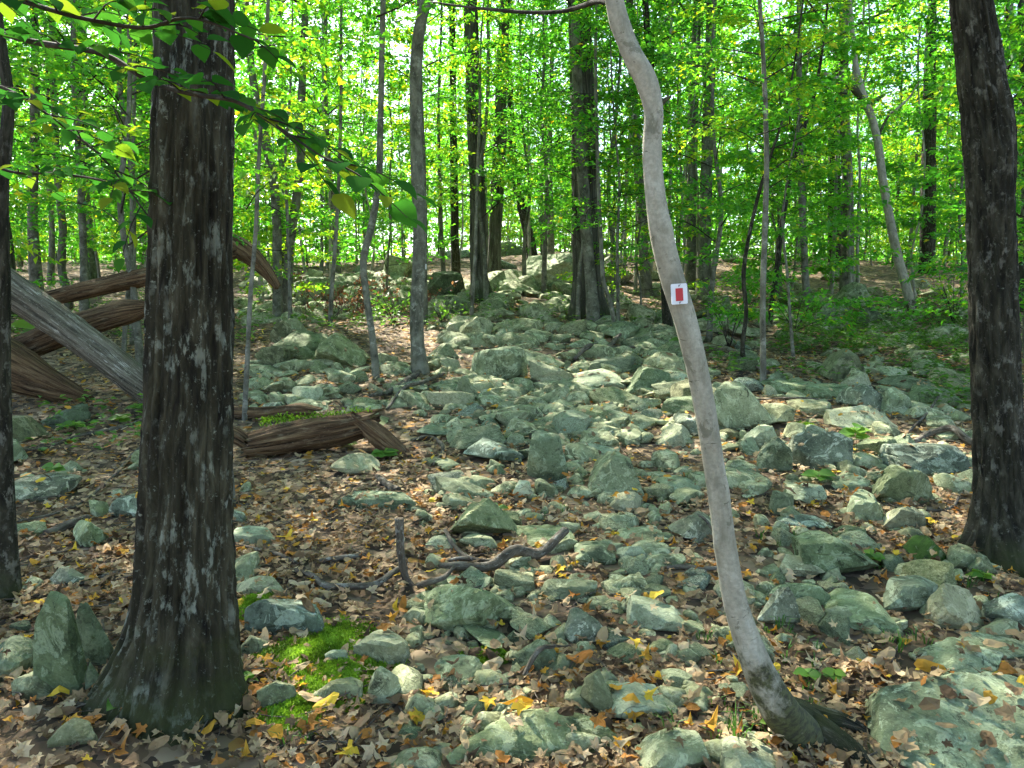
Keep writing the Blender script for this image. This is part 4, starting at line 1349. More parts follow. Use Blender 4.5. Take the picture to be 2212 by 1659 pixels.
# the far wood, one mass of leaves
mb = MB()
gf = np.random.RandomState(3)
nf = 75000
yf = gf.uniform(44, 80, nf)
xf = gf.uniform(-.85, .85, nf) * yf
zf = 23 * gf.rand(nf) ** 1.9
dens = fbm(np.stack([xf * .16, yf * .16, zf * .22], -1), 3, 8)
k_ = dens > -.10 - .22 * (zf < 6) + .10 * (xf < 4) * (zf > 6)
xf, yf, zf = xf[k_], yf[k_], zf[k_]
nf = len(xf)
leaf_quads(np.column_stack([xf, yf, H(xf, yf) + zf]), gf.normal(size=(nf, 3)) * [1, 1, .5], gf.normal(0, .5, (nf, 3)) + [0, 0, 1], gf.uniform(.28, .5, nf), np.clip(gf.normal(.55, .22, nf), 0, 1), mb, .7)
tag(mb.build('distant_foliage', M['leaf'], smooth=False), 'bright mass of leaves of the far wood behind the trunks', 'foliage', kind='stuff')
# tall trees closing the forest roof; those out of view added for shade
CAN = [(-9, 14), (4.5, 18), (10, 15), (-12, 22), (14, 21), (-16, 14), (6, 33), (-10, 34), (-9, 6.5), (9.5, 6), (-4, -4), (5, -5), (18, 12)]
for i, (x, y) in enumerate(CAN):
    z = float(H(x, y))
    root = empty('tall_tree', (x, y, z), i * 1.1)
    tag(root, 'tall straight grey trunk rising out of sight into the forest roof', 'tree', 'tall canopy trees')
    g = np.random.RandomState(300 + i)
    TREEO.append((root, 'tall forest-roof tree ' + between(x, y), y))
    h_ = g.uniform(10, 14)
    P = np.column_stack([np.cumsum(g.normal(0, .1, (6, 2)), 0), np.linspace(-.2, h_ + 3.5, 6)])
    V, F, tc = tube(P, np.array([.26, .2, .17, .14, .1, .04]) * g.uniform(.7, 1.1), 16, 60, lump(.12, i))
    MB().add(V, F, 0, tc).build('trunk', M['grey' if i % 2 else 'ash'], root)
    for nm, me in zip(('branches', 'crown'), CV[i % 4]):
        o = put(nm, me, root, (P[4][0], P[4][1], h_ - 3.5))
        s = g.uniform(.9, 1.25)
        o.scale = (s, s, s)

single_out(TREEO)

# ------------------------------------------------------------------ fallen logs
def log(name, label, pl, wl, depths, mat, jag=(.1, .1), segs=40, rings=120, amp=.012, sink=0, moss=False):
    P = [pt(x, y, d) for (x, y), d in zip(pl, depths)]
    R = [w * d / FPX / 2 for w, d in zip(wl, depths)]
    g = lambda TH, S, Rr: FURROW(amp, 6, .9, len(label))(TH, S, Rr) + FURROW(amp * .5, 14, 1.6, len(label) + 9)(TH, S, Rr) + Rr * .13 * fbm(np.stack([np.cos(TH) * 1.2, np.sin(TH) * 1.2, S * 2.2], -1), 3, len(label) + 3)
    V, F, tc = tube(P, R, segs, rings, g, jag=jag, seed=len(label), ref=[0, 0, 1])
    base = np.array([P[0][0], P[0][1], min(P[0][2], P[-1][2])])
    o = MB().add(V - base, F, 0, tc).build(name, M[mat], loc=base)
    return tag(o, label, 'log')
dl = at(330, 880)[1]
log('fallen_log', 'pale grey barkless log slanting down behind the big trunk from the upper left', [(-60, 565), (20, 622), (120, 690), (220, 765), (330, 848), (420, 900)], [72, 71, 69, 66, 63, 56], [dl + .2, dl + .2, dl + .15, dl + .1, dl + .05, dl], 'logw', (.06, .06))
dk = dl + 1.6
log('fallen_log', 'dark log resting level behind the pale slanting log', [(95, 648), (180, 628), (260, 610), (345, 592), (430, 570), (500, 545)], [34, 37, 38, 38, 36, 32], [dk] * 6, 'rot', (.1, .1))
log('fallen_log', 'arched brown log end curving down, right of the big trunk', [(480, 520), (520, 538), (552, 562), (580, 592), (600, 622)], [52, 42, 34, 24, 14], [dk + .3] * 5, 'rot', (.2, .05))
log('fallen_log', 'splintered brown log with broken end left of the big trunk', [(-30, 778), (60, 748), (150, 712), (230, 684), (300, 668), (322, 664)], [54, 56, 56, 52, 40, 22], [dl + .7] * 6, 'rot', (.05, .28), amp=.02)
log('fallen_log', 'tapered rotten log with black underside at the left edge', [(-60, 760), (10, 785), (70, 812), (130, 838), (192, 862)], [120, 110, 88, 58, 20], [dl + .35] * 5, 'rot', (.05, .15), amp=.02)
dr = at(680, 985)[1] + .1
log('rotten_log', 'crumbling brown log with mossy top lying in mid-field', [(538, 962), (600, 950), (670, 938), (740, 926), (792, 914)], [52, 66, 70, 68, 58], [dr] * 5, 'rot', (.16, .22), amp=.03)
log('rotten_log', 'broken end of the crumbling log tipping down to the right', [(778, 912), (806, 932), (838, 958), (872, 984)], [26, 44, 40, 24], [dr - .06, dr - .09, dr - .12, dr - .14], 'rot', (.2, .14), amp=.028, rings=60)
log('rotten_log', 'short rotten stump end of the crumbling log touching the big trunk', [(486, 932), (510, 942), (534, 958)], [28, 34, 30], [dr + .02] * 3, 'rot', (.05, .12), rings=40)
log('rotten_log', 'thin decayed log behind the crumbling log at the sapling foot', [(480, 892), (540, 892), (610, 888), (650, 884), (688, 888)], [22, 26, 26, 28, 16], [at(600, 905)[1]] * 5, 'rot', (.05, .12), rings=60)
# moss on the crumbling log
mb = MB()
rm = np.random.RandomState(4)
for k in range(900):
    t = rm.rand()
    p = pt(560 + 240 * t, 912 - 20 * t + rm.normal(0, 4), dr + rm.uniform(-.03, .06))
    a = rm.normal(0, 1, 3)
    leaf_quads(p[None] + rm.normal(0, .012, (1, 3)), np.array([[a[0] * .6, a[1] * .6, .8]]), np.array([[a[1], -a[0], .2]]), np.array([rm.uniform(.012, .03)]), np.array([rm.rand() * .7]), mb)
tag(mb.build('log_moss', M['mossy'], smooth=False), 'green moss fringe along the top of the crumbling log', 'moss', kind='stuff')

# ------------------------------------------------------------------ branches and sticks on the ground
def stick(label, strands, mat='stick', name='fallen_branch', lift=.02, cat='branch'):
    """strands: list of (pixels, widths, lifts) each on the ground"""
    first = at(*strands[0][0][0])
    root = None
    for k, (pl, wl, lf) in enumerate(strands):
        P, R = [], []
        for (x, y), w, l in zip(pl, wl, lf):
            q = at(x, y)
            if l > .05:                       # a point standing above the ground: keep the pixel, use the foot's distance
                q = pt(x, y, l)
            else:
                zz, _, _ = surf(q[0], q[1])
                q = np.array([q[0], q[1], max(q[2], min(zz, q[2] + .12))])
                q[2] += w * q[1] / FPX * .45 + l
            P.append(q)
            R.append(w * q[1] / FPX / 2)
        V, F, tc = tube(P, R, 9, max(12, len(P) * 9), lump(.22, len(label) + k, 9), jag=(.01, .01))
        if root is None:
            root = MB().add(V - first, F, 0, tc).build(name, M[mat], loc=first)
            tag(root, label, cat)
        else:
            MB().add(V - first, F, 0, tc).build('side_branch', M[mat], root)
    return root
fd = at(872, 1262)[1]
stick('forked dead branch with one stub standing upright above the low dome',
      [([(640, 1240), (670, 1255), (712, 1282), (760, 1283), (810, 1278), (850, 1255), (872, 1240)], [10, 12, 15, 16, 16, 14, 12], [.01, .02, .02, .02, .02, .03, .03]),
       ([(862, 1120), (864, 1160), (868, 1210), (880, 1255), (905, 1280), (930, 1300)], [20, 19, 18, 17, 15, 15], [fd, fd, fd, fd, fd - .03, fd - .08]),
       ([(905, 1284), (930, 1296), (960, 1282), (982, 1268)], [15, 15, 11, 8], [.03, .03, .04, .05]),
       ([(712, 1284), (702, 1296), (690, 1304)], [12, 9, 8], [.01, .01, .01])])
stick('thick grey fallen stick with a pale broken end and a forked twig',
      [([(950, 1240), (1000, 1246), (1060, 1246), (1110, 1234), (1160, 1218), (1222, 1192)], [14, 22, 24, 24, 22, 20], [.03] * 6),
       ([(962, 1172), (985, 1200), (1015, 1222), (1050, 1228), (1082, 1226)], [8, 10, 11, 10, 9], [.03] * 5),
       ([(970, 1226), (1000, 1222), (1020, 1224)], [9, 10, 9], [.03] * 3)])
SK = [
 ('long thin bent twig reaching from the left edge to the big trunk', [(10, 1006), (90, 975), (180, 945), (260, 930), (330, 905)], [6, 7, 8, 8, 9]),
 ('thin twig slanting up beside the left of the big trunk', [(40, 1150), (140, 1110), (230, 1050), (290, 985), (330, 950)], [5, 6, 7, 7, 6]),
 ('straight dry stick lying near the left thin trunk', [(100, 1165), (140, 1150), (190, 1128)], [18, 20, 16]),
 ('long dry stem lying left of the big trunk foot', [(-10, 1300), (80, 1295), (170, 1270), (260, 1240)], [6, 8, 8, 6]),
 ('thin twig curving across the left leaves', [(60, 1210), (150, 1196), (240, 1160), (300, 1130)], [4, 5, 5, 4]),
 ('grey stick right of the big trunk under the flat-topped rock', [(500, 1182), (560, 1196), (610, 1210), (640, 1225)], [7, 9, 10, 8]),
 ('short thick stick on the leaves left of the upright stub', [(690, 1222), (740, 1216), (790, 1208)], [12, 14, 10]),
 ('root-like stick lying from the straight grey trunk down to the left', [(920, 800), (880, 830), (840, 855), (800, 878)], [12, 14, 13, 8]),
 ('curved dark twig behind the dark-fronted boulder', [(836, 890), (870, 868), (910, 850), (960, 812)], [6, 8, 9, 7]),
 ('bent pale branch left of the right dark tree', [(1928, 968), (1975, 962), (2010, 946), (2050, 950), (2100, 966), (2140, 972)], [8, 12, 15, 15, 15, 12]),
 ('thin straight twig on the rocks right of the pale-faced block', [(1960, 940), (2000, 905), (2030, 880)], [5, 6, 4]),
 ('long thin twig crossing the cracked boulders', [(1620, 868), (1720, 880), (1800, 870), (1880, 848)], [3, 4, 4, 3]),
 ('broken grey sticks beside the pale kite-shaped stone', [(1430, 1238), (1470, 1234), (1520, 1242), (1570, 1236)], [9, 11, 10, 8]),
 ('thin twig among leaves left of the curved trunk foot', [(1540, 1380), (1580, 1420), (1625, 1462), (1650, 1478)], [4, 6, 6, 4]),
 ('short pale stick near the bottom slab', [(1130, 1474), (1165, 1455), (1196, 1436)], [10, 12, 9]),
 ('dark stick propped on stones left of the boulder under the marker', [(1240, 782), (1270, 772), (1305, 760), (1340, 742)], [7, 12, 12, 8]),
 ('pale thin branch crossing the rocks toward the curved tree', [(1300, 770), (1370, 764), (1430, 756), (1480, 742)], [4, 5, 5, 4]),
 ('curled dark twig in front of the dark-fronted boulder', [(888, 958), (920, 950), (950, 962), (955, 985), (932, 1012)], [7, 8, 9, 8, 6]),
 ('mossy short branch in the leaves right of the crumbling log', [(815, 1038), (840, 1060), (862, 1082)], [12, 16, 10]),
 ('dark twig crossing the flat stones below the boulder at the curved trunk', [(1470, 1130), (1520, 1168), (1560, 1190)], [5, 6, 4]),
 ('curved twig resting at the foot of the right dark tree', [(1960, 1100), (2020, 1110), (2080, 1070)], [5, 7, 5]),
 ('broken branch lying on the far right slope', [(1530, 760), (1600, 790), (1660, 812)], [10, 14, 8]),
]
for lab, pl, wl in SK:
    stick(lab, [(pl, wl, [.012] * len(pl))])
# countless little twigs
mb = MB()
rk = np.random.RandomState(77)
for k in range(900):
    z_ = [(0, 960, 560, 1560), (480, 960, 1600, 1640), (1500, 1050, 2200, 1640), (500, 780, 2100, 1000)][rk.choice(4, p=[.35, .35, .15, .15])]
    p = at(rk.uniform(z_[0], z_[2]), rk.uniform(z_[1], z_[3]))
    L = rk.uniform(.06, .30)
    az = rk.uniform(0, 6.28)
    d = np.array([math.cos(az), math.sin(az), 0]) * L
    pts = np.array([p, p + d * .5 + rk.normal(0, .02, 3), p + d])
    if any(surf(q[0], q[1])[2] for q in pts):
        continue
    for q in pts:
        q[2] = float(H(q[0], q[1])) + .02 + rk.rand() * .02
    r_ = rk.uniform(.0015, .0045)
    V, F, tc = tube(pts, [r_, r_ * .9, r_ * .5], 4, 5, cap=False)
    mb.add(V, F, 0, tc)
tag(mb.build('ground_twigs', M['stick']), 'fine dry twigs strewn over the leaf litter', 'twigs', kind='stuff')

# ------------------------------------------------------------------ fallen leaves
def maple_outline(g, lobes=5):
    pts = []
    A = [-2.5, -1.95, -1.45, -1.0, -.62, -.30, 0, .30, .62, 1.0, 1.45, 1.95, 2.5]
    Rr = [.42, .62, .40, .86, .46, .62, 1.0, .62, .46, .86, .40, .62, .42]
    for a, r in zip(A, Rr):
        r *= g.uniform(.78, 1.12)
        pts.append((math.sin(a) * r, math.cos(a) * r))
    return pts
def oval_outline(g):
    return [(math.sin(a) * .42 * (1 - .1 * math.cos(a)), math.cos(a)) for a in np.linspace(-math.pi, math.pi, 11)[:-1]]
LT = []
gl = np.random.RandomState(5)
for i in range(14):
    o2 = maple_outline(gl) if i < 6 else oval_outline(gl) if i < 9 else [(math.sin(a) * gl.uniform(.3, .8), math.cos(a) * gl.uniform(.5, 1)) for a in np.linspace(-math.pi, math.pi, 10)[:-1]]
    o2 = np.array(o2)
    V = np.vstack([[0, -.15 if i < 6 else 0], o2 * .52, o2])
    n = len(o2)
    cu, cv = gl.uniform(-.6, 1.1, 2) * (1 if i < 9 else 1.25)
    ph = gl.uniform(0, 6.3)
    x, y = V[:, 0], V[:, 1]
    z = .5 * cu * x ** 2 + .5 * cv * y ** 2 + .13 * np.sin(4.1 * x + ph) + .13 * np.cos(4.7 * y + ph) + gl.uniform(-.5, .5) * x * y
    V3 = np.column_stack([x, y, z - z.min() * .6])
    F = []
    closed = i >= 6
    rng_ = range(n if closed else n - 1)
    for k in rng_:
        k2 = (k + 1) % n
        F += [(0, 1 + k2, 1 + k), (1 + k, 1 + k2, 1 + n + k2), (1 + k, 1 + n + k2, 1 + n + k)]
    if not closed:
        F += [(0, 1, 1 + n - 1)] if False else []
    LT.append((V3, np.array(F)))
LTS = []    # cheap leaves for farther away
for i in range(8):
    o2 = np.array(maple_outline(gl))[::2] if i < 4 else oval_outline(gl)[::2]
    o2 = np.array(o2)
    n = len(o2)
    V = np.vstack([[0, 0], o2])
    x, y = V[:, 0], V[:, 1]
    z = .3 * gl.uniform(-.4, 1) * x ** 2 + .3 * gl.uniform(-.4, 1) * y ** 2 + .12 * np.sin(3 * x + i)
    F = [(0, 1 + (k + 1) % n, 1 + k) for k in range(n if i >= 4 else n - 1)]
    LTS.append((np.column_stack([x, y, z - z.min() * .6]), np.array(F)))

def orient(n, nrm, tilt, g):
    nrm = nrm + g.normal(0, tilt, nrm.shape)
    nrm /= np.linalg.norm(nrm, axis=1)[:, None]
    a = g.normal(size=(n, 3))
    X = a - nrm * (a * nrm).sum(1)[:, None]
    X /= np.linalg.norm(X, axis=1)[:, None]
    return X, np.cross(nrm, X), nrm

g = np.random.RandomState(31)
mbl = MB()
NL = 92000
yy = 1.6 + 14.5 * g.rand(NL) ** 1.2
xx = g.uniform(-.86, .86, NL) * (yy + .4)
lit = fbm(np.stack([xx * .55, yy * .55, xx * 0], -1), 3, 61)
keep = g.rand(NL) < np.clip(.80 + lit * 1.3 - np.clip((yy - 8) / 14, 0, .5) - .25 * (np.abs(xx - .16 * yy) < .16 * yy) * (yy > 4.5), .2, 1)
xx, yy = xx[keep], yy[keep]
Pz, Nr, ok = [], [], []
for x, y in zip(xx, yy):
    z, nr, onrock = surf(x, y)
    ok.append((not onrock) or (nr.z > .72 and g.rand() < .13))
    Pz.append(z)
    Nr.append(nr[:])
ok = np.array(ok)
xx, yy, Pz, Nr = xx[ok], yy[ok], np.array(Pz)[ok], np.array(Nr)[ok]
n = len(xx)
X, Y, Z = orient(n, Nr, .27, g)
size = (.009 + .037 * g.rand(n) ** 1.2) * (1 + .02 * yy)
tint = g.rand(n)
tint = np.where(tint > .82, .82 + (tint - .82) * (.75 + .25 * (g.rand(n) < .5)), tint * .9 + .02)
P = np.column_stack([xx, yy, Pz + .006 + g.rand(n) * .03])
near = yy < 5.2
for tmpl, sel in ((LT, near), (LTS, ~near)):
    ids = np.where(sel)[0]
    pw = np.array([1.6] * 6 + [.6] * 3 + [.8] * 5) if len(tmpl) == 14 else np.ones(len(tmpl))
    pick = g.choice(len(tmpl), size=len(ids), p=pw / pw.sum())
    for k, (Vt, Ft) in enumerate(tmpl):
        I = ids[pick == k]
        if not len(I):
            continue
        V = P[I][:, None] + size[I][:, None, None] * (Vt[None, :, 0:1] * X[I][:, None] + Vt[None, :, 1:2] * Y[I][:, None] + Vt[None, :, 2:3] * Z[I][:, None])
        F = (np.arange(len(I)) * len(Vt))[:, None, None] + Ft[None]
        mbl.add(V.reshape(-1, 3), F.reshape(-1, 3), np.repeat(tint[I], len(Vt)))
tag(mbl.build('leaf_litter', M['litter'], smooth=False), 'dry brown and tan leaves carpeting the forest floor', 'leaf litter', kind='stuff')

# the larger leaves that can be told apart, lying on top
COLS = [('yellow', .98), ('orange', .94), ('tan', .8), ('tan', .65), ('russet', .88), ('tan', .5)]
LM = {}
for ci, (cn, tv) in enumerate(COLS):
    for i in range(9):
        LM[(ci, i)] = MB().add(LT[i][0], LT[i][1], tv).mesh('fallen_leaf', M['litter'], False)
g = np.random.RandomState(83)
k = 0
LEAFO = []
while k < 230:
    py = 1060 + 590 * g.rand() ** .8
    px = g.uniform(20, 2200)
    p = at(px, py)
    z, nr, onrock = surf(p[0], p[1])
    if onrock and (nr.z < .7 or g.rand() < .6):
        continue
    ci = g.choice(6, p=[.12, .14, .27, .22, .1, .15])
    if px < 520 and py > 1050 and ci == 0 and g.rand() < .5:
        continue
    o = put('fallen_leaf', LM[(ci, g.randint(9))], None, (p[0], p[1], z + .028))
    s = g.uniform(.036, .064)
    o.scale = (s, s, s)
    nrm = Vector((nr.x + g.normal(0, .25), nr.y - .15 + g.normal(0, .25), nr.z + .1)).normalized()
    o.rotation_mode = 'QUATERNION'
    o.rotation_quaternion = nrm.to_track_quat('Z', 'Y') @ Matrix.Rotation(g.uniform(0, 6.28), 3, 'Z').to_quaternion()
    side = 'left of the big trunk' if px < 480 else 'between the big trunk and the curved tree' if px < 1580 else 'right of the curved tree'
    tag(o, 'fallen %s leaf lying on the litter %s' % (COLS[ci][0], side), 'leaf', 'fallen %s leaves %s' % (COLS[ci][0], side))
    LEAFO.append((o, 'fallen %s leaf %s' % (COLS[ci][0], beside(p[0], p[1])), p[1]))
    k += 1
single_out(LEAFO)

# ------------------------------------------------------------------ moss, grass, seedlings
def moss_patch(label, cx, cy, rx, ry, n, hgt=.05, seed=0):
    g = np.random.RandomState(seed)
    c = at(cx, cy)
    d = c[1]
    ax = rx * d / FPX
    top, bot = at(cx, cy - ry), at(cx, cy + ry)
    ay = (top[1] - bot[1]) / 2
    nr, na = 26, 64
    rad = np.linspace(0, 1, nr)
    an = np.linspace(0, 2 * np.pi, na, endpoint=False)
    RA, AN = np.meshgrid(rad, an, indexing='ij')
    wob = 1 + .35 * fbm(np.stack([np.cos(AN) * 1.6, np.sin(AN) * 1.6, AN * 0 + seed], -1), 3, seed)
    X = c[0] + ax * RA * wob * np.cos(AN)
    Y = c[1] + ay * RA * wob * np.sin(AN)
    hh = hgt * (1 - RA ** 2.5) * (.65 + .6 * fbm(np.stack([X * 7, Y * 7, X * 0], -1), 3, seed + 1)) + .012 * fbm(np.stack([X * 45, Y * 45, X * 0], -1), 2, seed + 2) - .02 * (RA > .97)
    hh = hh - .055 * np.clip(.10 - fbm(np.stack([X * 5, Y * 5, X * 0 + 3], -1), 3, seed + 9) - .75 * (1 - RA), 0, 1)
    Zz = H(X, Y) + hh
    V = np.stack([X, Y, Zz], -1).reshape(-1, 3)
    I = np.arange(nr * na).reshape(nr, na)
    a, b = I[:-1], np.roll(I[:-1], -1, 1)
    cc, dd = np.roll(I[1:], -1, 1), I[1:]
    F = np.concatenate([np.stack([a, cc, b], -1).reshape(-1, 3), np.stack([a, dd, cc], -1).reshape(-1, 3)])
    mb = MB()
    tn = np.clip(.42 + .9 * fbm(V * 9, 3, seed + 4), 0, 1)
    mb.add(V, F, tn * .8)
    pick = g.randint(len(V), size=n)
    pick = pick[(RA.ravel()[pick] > 0.03)]
    P = V[pick] + g.normal(0, .008, (len(pick), 3)) * np.array([1, 1, .2])
    A = g.normal(0, .6, (len(pick), 3)) + np.array([0, 0, 1.1])
    leaf_quads(P, A, g.normal(size=(len(pick), 3)), g.uniform(.005, .013, len(pick)), np.clip(tn[pick] + g.normal(.05, .12, len(pick)), 0, 1), mb, .6)
    return tag(mb.build('moss', M['mossy'], smooth=True), label, 'moss', kind='stuff')
moss_patch('bright green moss cushion spreading right of the big trunk', 712, 1432, 168, 98, 32000, .055, 1)
moss_patch('strip of moss between the big trunk and the speckled block', 545, 1320, 40, 42, 4000, .05, 2)
moss_patch('dark moss below the bright cushion at the bottom', 640, 1545, 110, 55, 7000, .03, 3)
moss_patch('small green moss cushion between the right boulders', 1742, 922, 22, 11, 1500, .05, 4)
moss_patch('green moss beside the boulders near the right dark tree', 2052, 868, 46, 16, 2500, .05, 5)
moss_patch('thin moss under the wedge stone', 1050, 1420, 60, 16, 2000, .02, 6)

def tuft_mesh(mb, p, n, L, g, spread=.5):
    for _ in range(n):
        az = g.uniform(0, 6.28)
        d = np.array([math.cos(az), math.sin(az), 0])
        l = L * g.uniform(.5, 1.2)
        b = p + d * g.uniform(0, .03)
        q1 = b + d * l * .25 * spread + np.array([0, 0, l * .6])
        q2 = b + d * l * .9 * spread + np.array([0, 0, l * g.uniform(.55, .9)])
        s = np.cross(d, [0, 0, 1]) * .0028
        V = np.array([b - s, b + s, q1 + s, q1 - s, q2])
        mb.add(V, [(0, 1, 2), (0, 2, 3), (3, 2, 4)], g.rand())
g = np.random.RandomState(12)
mb = MB()
GR = [(1700, 1480, 110, 80, 36), (1600, 1590, 130, 50, 36), (1470, 1560, 60, 60, 8), (1880, 1230, 20, 12, 10), (1690, 1170, 60, 20, 10), (1400, 1210, 60, 24, 12), (1660, 1380, 60, 40, 14),
      (1960, 1400, 60, 25, 14), (2080, 1430, 70, 30, 14), (2120, 1270, 60, 30, 14), (1180, 1120, 80, 40, 8), (1340, 1060, 60, 30, 8), (640, 1600, 120, 40, 8), (1530, 1400, 40, 40, 10)]
for (cx, cy, rx, ry, n) in GR:
    for _ in range(n):
        p = at(cx + g.normal(0, rx * .5), cy + g.normal(0, ry * .5))
        z, nr, onr = surf(p[0], p[1])
        if onr:
            continue
        if g.rand() < .45:
            continue
        tuft_mesh(mb, np.array([p[0], p[1], p[2]]), g.randint(3, 9), g.uniform(.04, .12), g, g.uniform(.4, .9))
tag(mb.build('grass', M['grass'], smooth=False), 'thin green grass blades growing between the rocks', 'grass', kind='stuff')

def leaf_shape(nseg=4, wide=.34, serr=.0):
    """an ovate leaf, base at the origin, length 1 along +Y, gently folded"""
    ys = np.linspace(0, 1, nseg + 2)
    w = wide * np.sin(np.pi * ys ** .8) ** .9
    V, F = [(0, 0, 0)], []
    for y, ww in zip(ys[1:-1], w[1:-1]):
        z = -.12 * y * y
        V += [(-ww, y - .02, z + .10 * ww / wide), (0, y, z), (ww, y - .02, z + .10 * ww / wide)]
    V.append((0, 1, -.16))
    last = len(V) - 1
    F += [(0, 2, 1), (0, 3, 2)]
    for k in range(nseg - 1):
        a = 1 + 3 * k
        F += [(a, a + 1, a + 4), (a, a + 4, a + 3), (a + 1, a + 2, a + 5), (a + 1, a + 5, a + 4)]
    a = 1 + 3 * (nseg - 1)
    F += [(a, a + 1, last), (a + 1, a + 2, last)]
    return np.array(V, float), np.array(F)
LS = leaf_shape()
LSW = leaf_shape(4, .42)
HERB = [MB().add(*LSW, t).mesh('leaf', M['herb'], True) for t in (.2, .5, .8)]
NEARL = [MB().add(*LS, t).mesh('leaf', M['nearleaf'], True) for t in (.15, .45, .7, .98)] + [MB().add(*LSW, t).mesh('leaf', M['nearleaf'], True) for t in (.1, .5)]

def leaf_obj(me, parent, P, A, Nn, size):
    A = Vector(A).normalized()
    Nn = Vector(Nn)
    X = A.cross(Nn).normalized()
    Zv = X.cross(A)
    o = bpy.data.objects.new('leaf', me)
    COL.objects.link(o)
    o.parent = parent
    m4 = Matrix((X, A, Zv)).transposed().to_4x4() @ Matrix.Scale(size, 4)
    m4.translation = Vector(P)
    o.matrix_local = m4
    return o

def seedling(label, px, py, hpx, n, lpx, seed, group=None):
    g = np.random.RandomState(seed)
    p = at(px, py)
    z = surf(p[0], p[1])[0]
    base = np.array([p[0], p[1], max(p[2], min(z, p[2] + .25))])
    d = p[1]
    hh = hpx * d / FPX
    root = empty('seedling', base)
    tag(root, label, 'seedling', group)
    lean = g.normal(0, .15, 2)
    tip = np.array([lean[0] * hh, lean[1] * hh, hh])
    V, F, tc = tube([(0, 0, -.02), tip * .5 + [.005, 0, 0], tip], [.0022, .0018, .0012], 5, 6)
    MB().add(V, F, 0, tc).build('stem', M['twig'], root)
    for k in range(n):
        az = k * 2.4 + g.uniform(-.3, .3)
        f = .55 + .45 * (k + 1) / n
        leaf_obj(HERB[g.randint(3)], root, tip * f, (math.cos(az), math.sin(az), g.uniform(-.1, .25)), (g.normal(0, .15), -.35 + g.normal(0, .15), 1), lpx * d / FPX * g.uniform(.8, 1.2))
SD = [('broad-leaved green seedling at the foot of the big trunk', 270, 1540, 45, 6, 46), ('seedling with paired pale leaves right of the big trunk foot', 345, 1520, 40, 5, 46),
      ('clover-like green seedling between curved trunk and corner boulder', 1745, 1475, 25, 7, 34), ('second clover-like seedling right of the curved trunk foot', 1800, 1480, 30, 6, 32),
      ('bright seedling with spread leaves on the rocks below the big square boulder', 1770, 1052, 30, 6, 38), ('tall bright seedling beside the big square boulder', 1850, 1000, 60, 9, 32),
      ('small seedling at the bottom of the curved trunk', 1665, 1585, 26, 6, 24), ('yellow-green seedling below the tall smooth boulder', 1572, 918, 20, 5, 24),
      ('single green seedling on the double-humped boulder', 1075, 1140, 8, 3, 26), ('green sprig among leaves beside the big trunk', 530, 1480, 20, 4, 28),
      ('leafy sprig growing in front of the diagonal log', 95, 770, 60, 8, 50), ('pale green sprig on the dark round boulder at left', 60, 655, 20, 6, 34),
      ('small fern-like seedling in front of the crumbling log', 745, 962, 14, 7, 28), ('fern-like green tuft under the tipped log end', 830, 992, 16, 9, 30),
      ('green seedling beside the low rock under the diagonal log', 160, 935, 22, 7, 26), ('pale seedling in leaves left of the big trunk', 250, 925, 26, 7, 26),
      ('yellow-tinged seedling under the diagonal log end', 290, 900, 24, 7, 24), ('seedling left of the long bluish slab', 120, 1060, 20, 6, 26),
      ('low seedling at the foot of the right dark tree', 2120, 1260, 22, 7, 30), ('narrow-leaved green plant right of the long wedge-shaped rock', 1880, 1226, 30, 8, 26),
      ('green seedling growing from the jumble edge near the curved tree', 1478, 770, 28, 7, 26)]
for i, (lab, x, y, hh, n, l) in enumerate(SD):
    seedling(lab, x, y, hh, n, l, 500 + i)

# low green ground cover on the right slope and around the ridge: too many to count
g = np.random.RandomState(90)
mb = MB()
for (x0, y0, x1, y1, n) in [(1680, 690, 2100, 770, 800), (1500, 640, 2200, 700, 650), (540, 610, 1000, 720, 260), (1000, 640, 1480, 720, 180), (0, 640, 560, 760, 400), (1500, 760, 2180, 840, 120), (2000, 740, 2212, 900, 160), (80, 880, 330, 1000, 40)]:
    for _ in range(n):
        p = at(g.uniform(x0, x1), g.uniform(y0, y1))
        k = g.randint(3, 7)
        hgt = g.uniform(.05, .22)
        az = g.uniform(0, 6.28, k)
        A = np.column_stack([np.cos(az), np.sin(az), g.uniform(-.1, .5, k)])
        B = np.repeat((p + [0, 0, hgt])[None], k, 0) + g.normal(0, .03, (k, 3))
        leaf_quads(B, A, np.array([[0, 0, 1.0]]) + g.normal(0, .25, (k, 3)), g.uniform(.05, .10, k), np.clip(g.normal(.35, .2, k), 0, 1), mb, .6)
for _ in range(1100):
    y = g.uniform(25, 40)
    x = g.uniform(-.75, .75) * y
    if abs(x - .3) < 4 and y < 26:
        continue
    k = g.randint(4, 9)
    az = g.uniform(0, 6.28, k)
    A = np.column_stack([np.cos(az), np.sin(az), g.uniform(-.1, .6, k)])
    B = np.array([[x, y, float(H(x, y))]]) + np.column_stack([g.normal(0, .2, (k, 2)), g.uniform(.05, .9, k)])
    leaf_quads(B, A, np.array([[0, 0, 1.0]]) + g.normal(0, .3, (k, 3)), g.uniform(.09, .17, k), np.clip(g.normal(.5, .25, k), 0, 1), mb, .6)
tag(mb.build('ground_cover', M['herb'], smooth=False), 'low leafy green plants covering the slope between rocks', 'ground cover', kind='stuff')

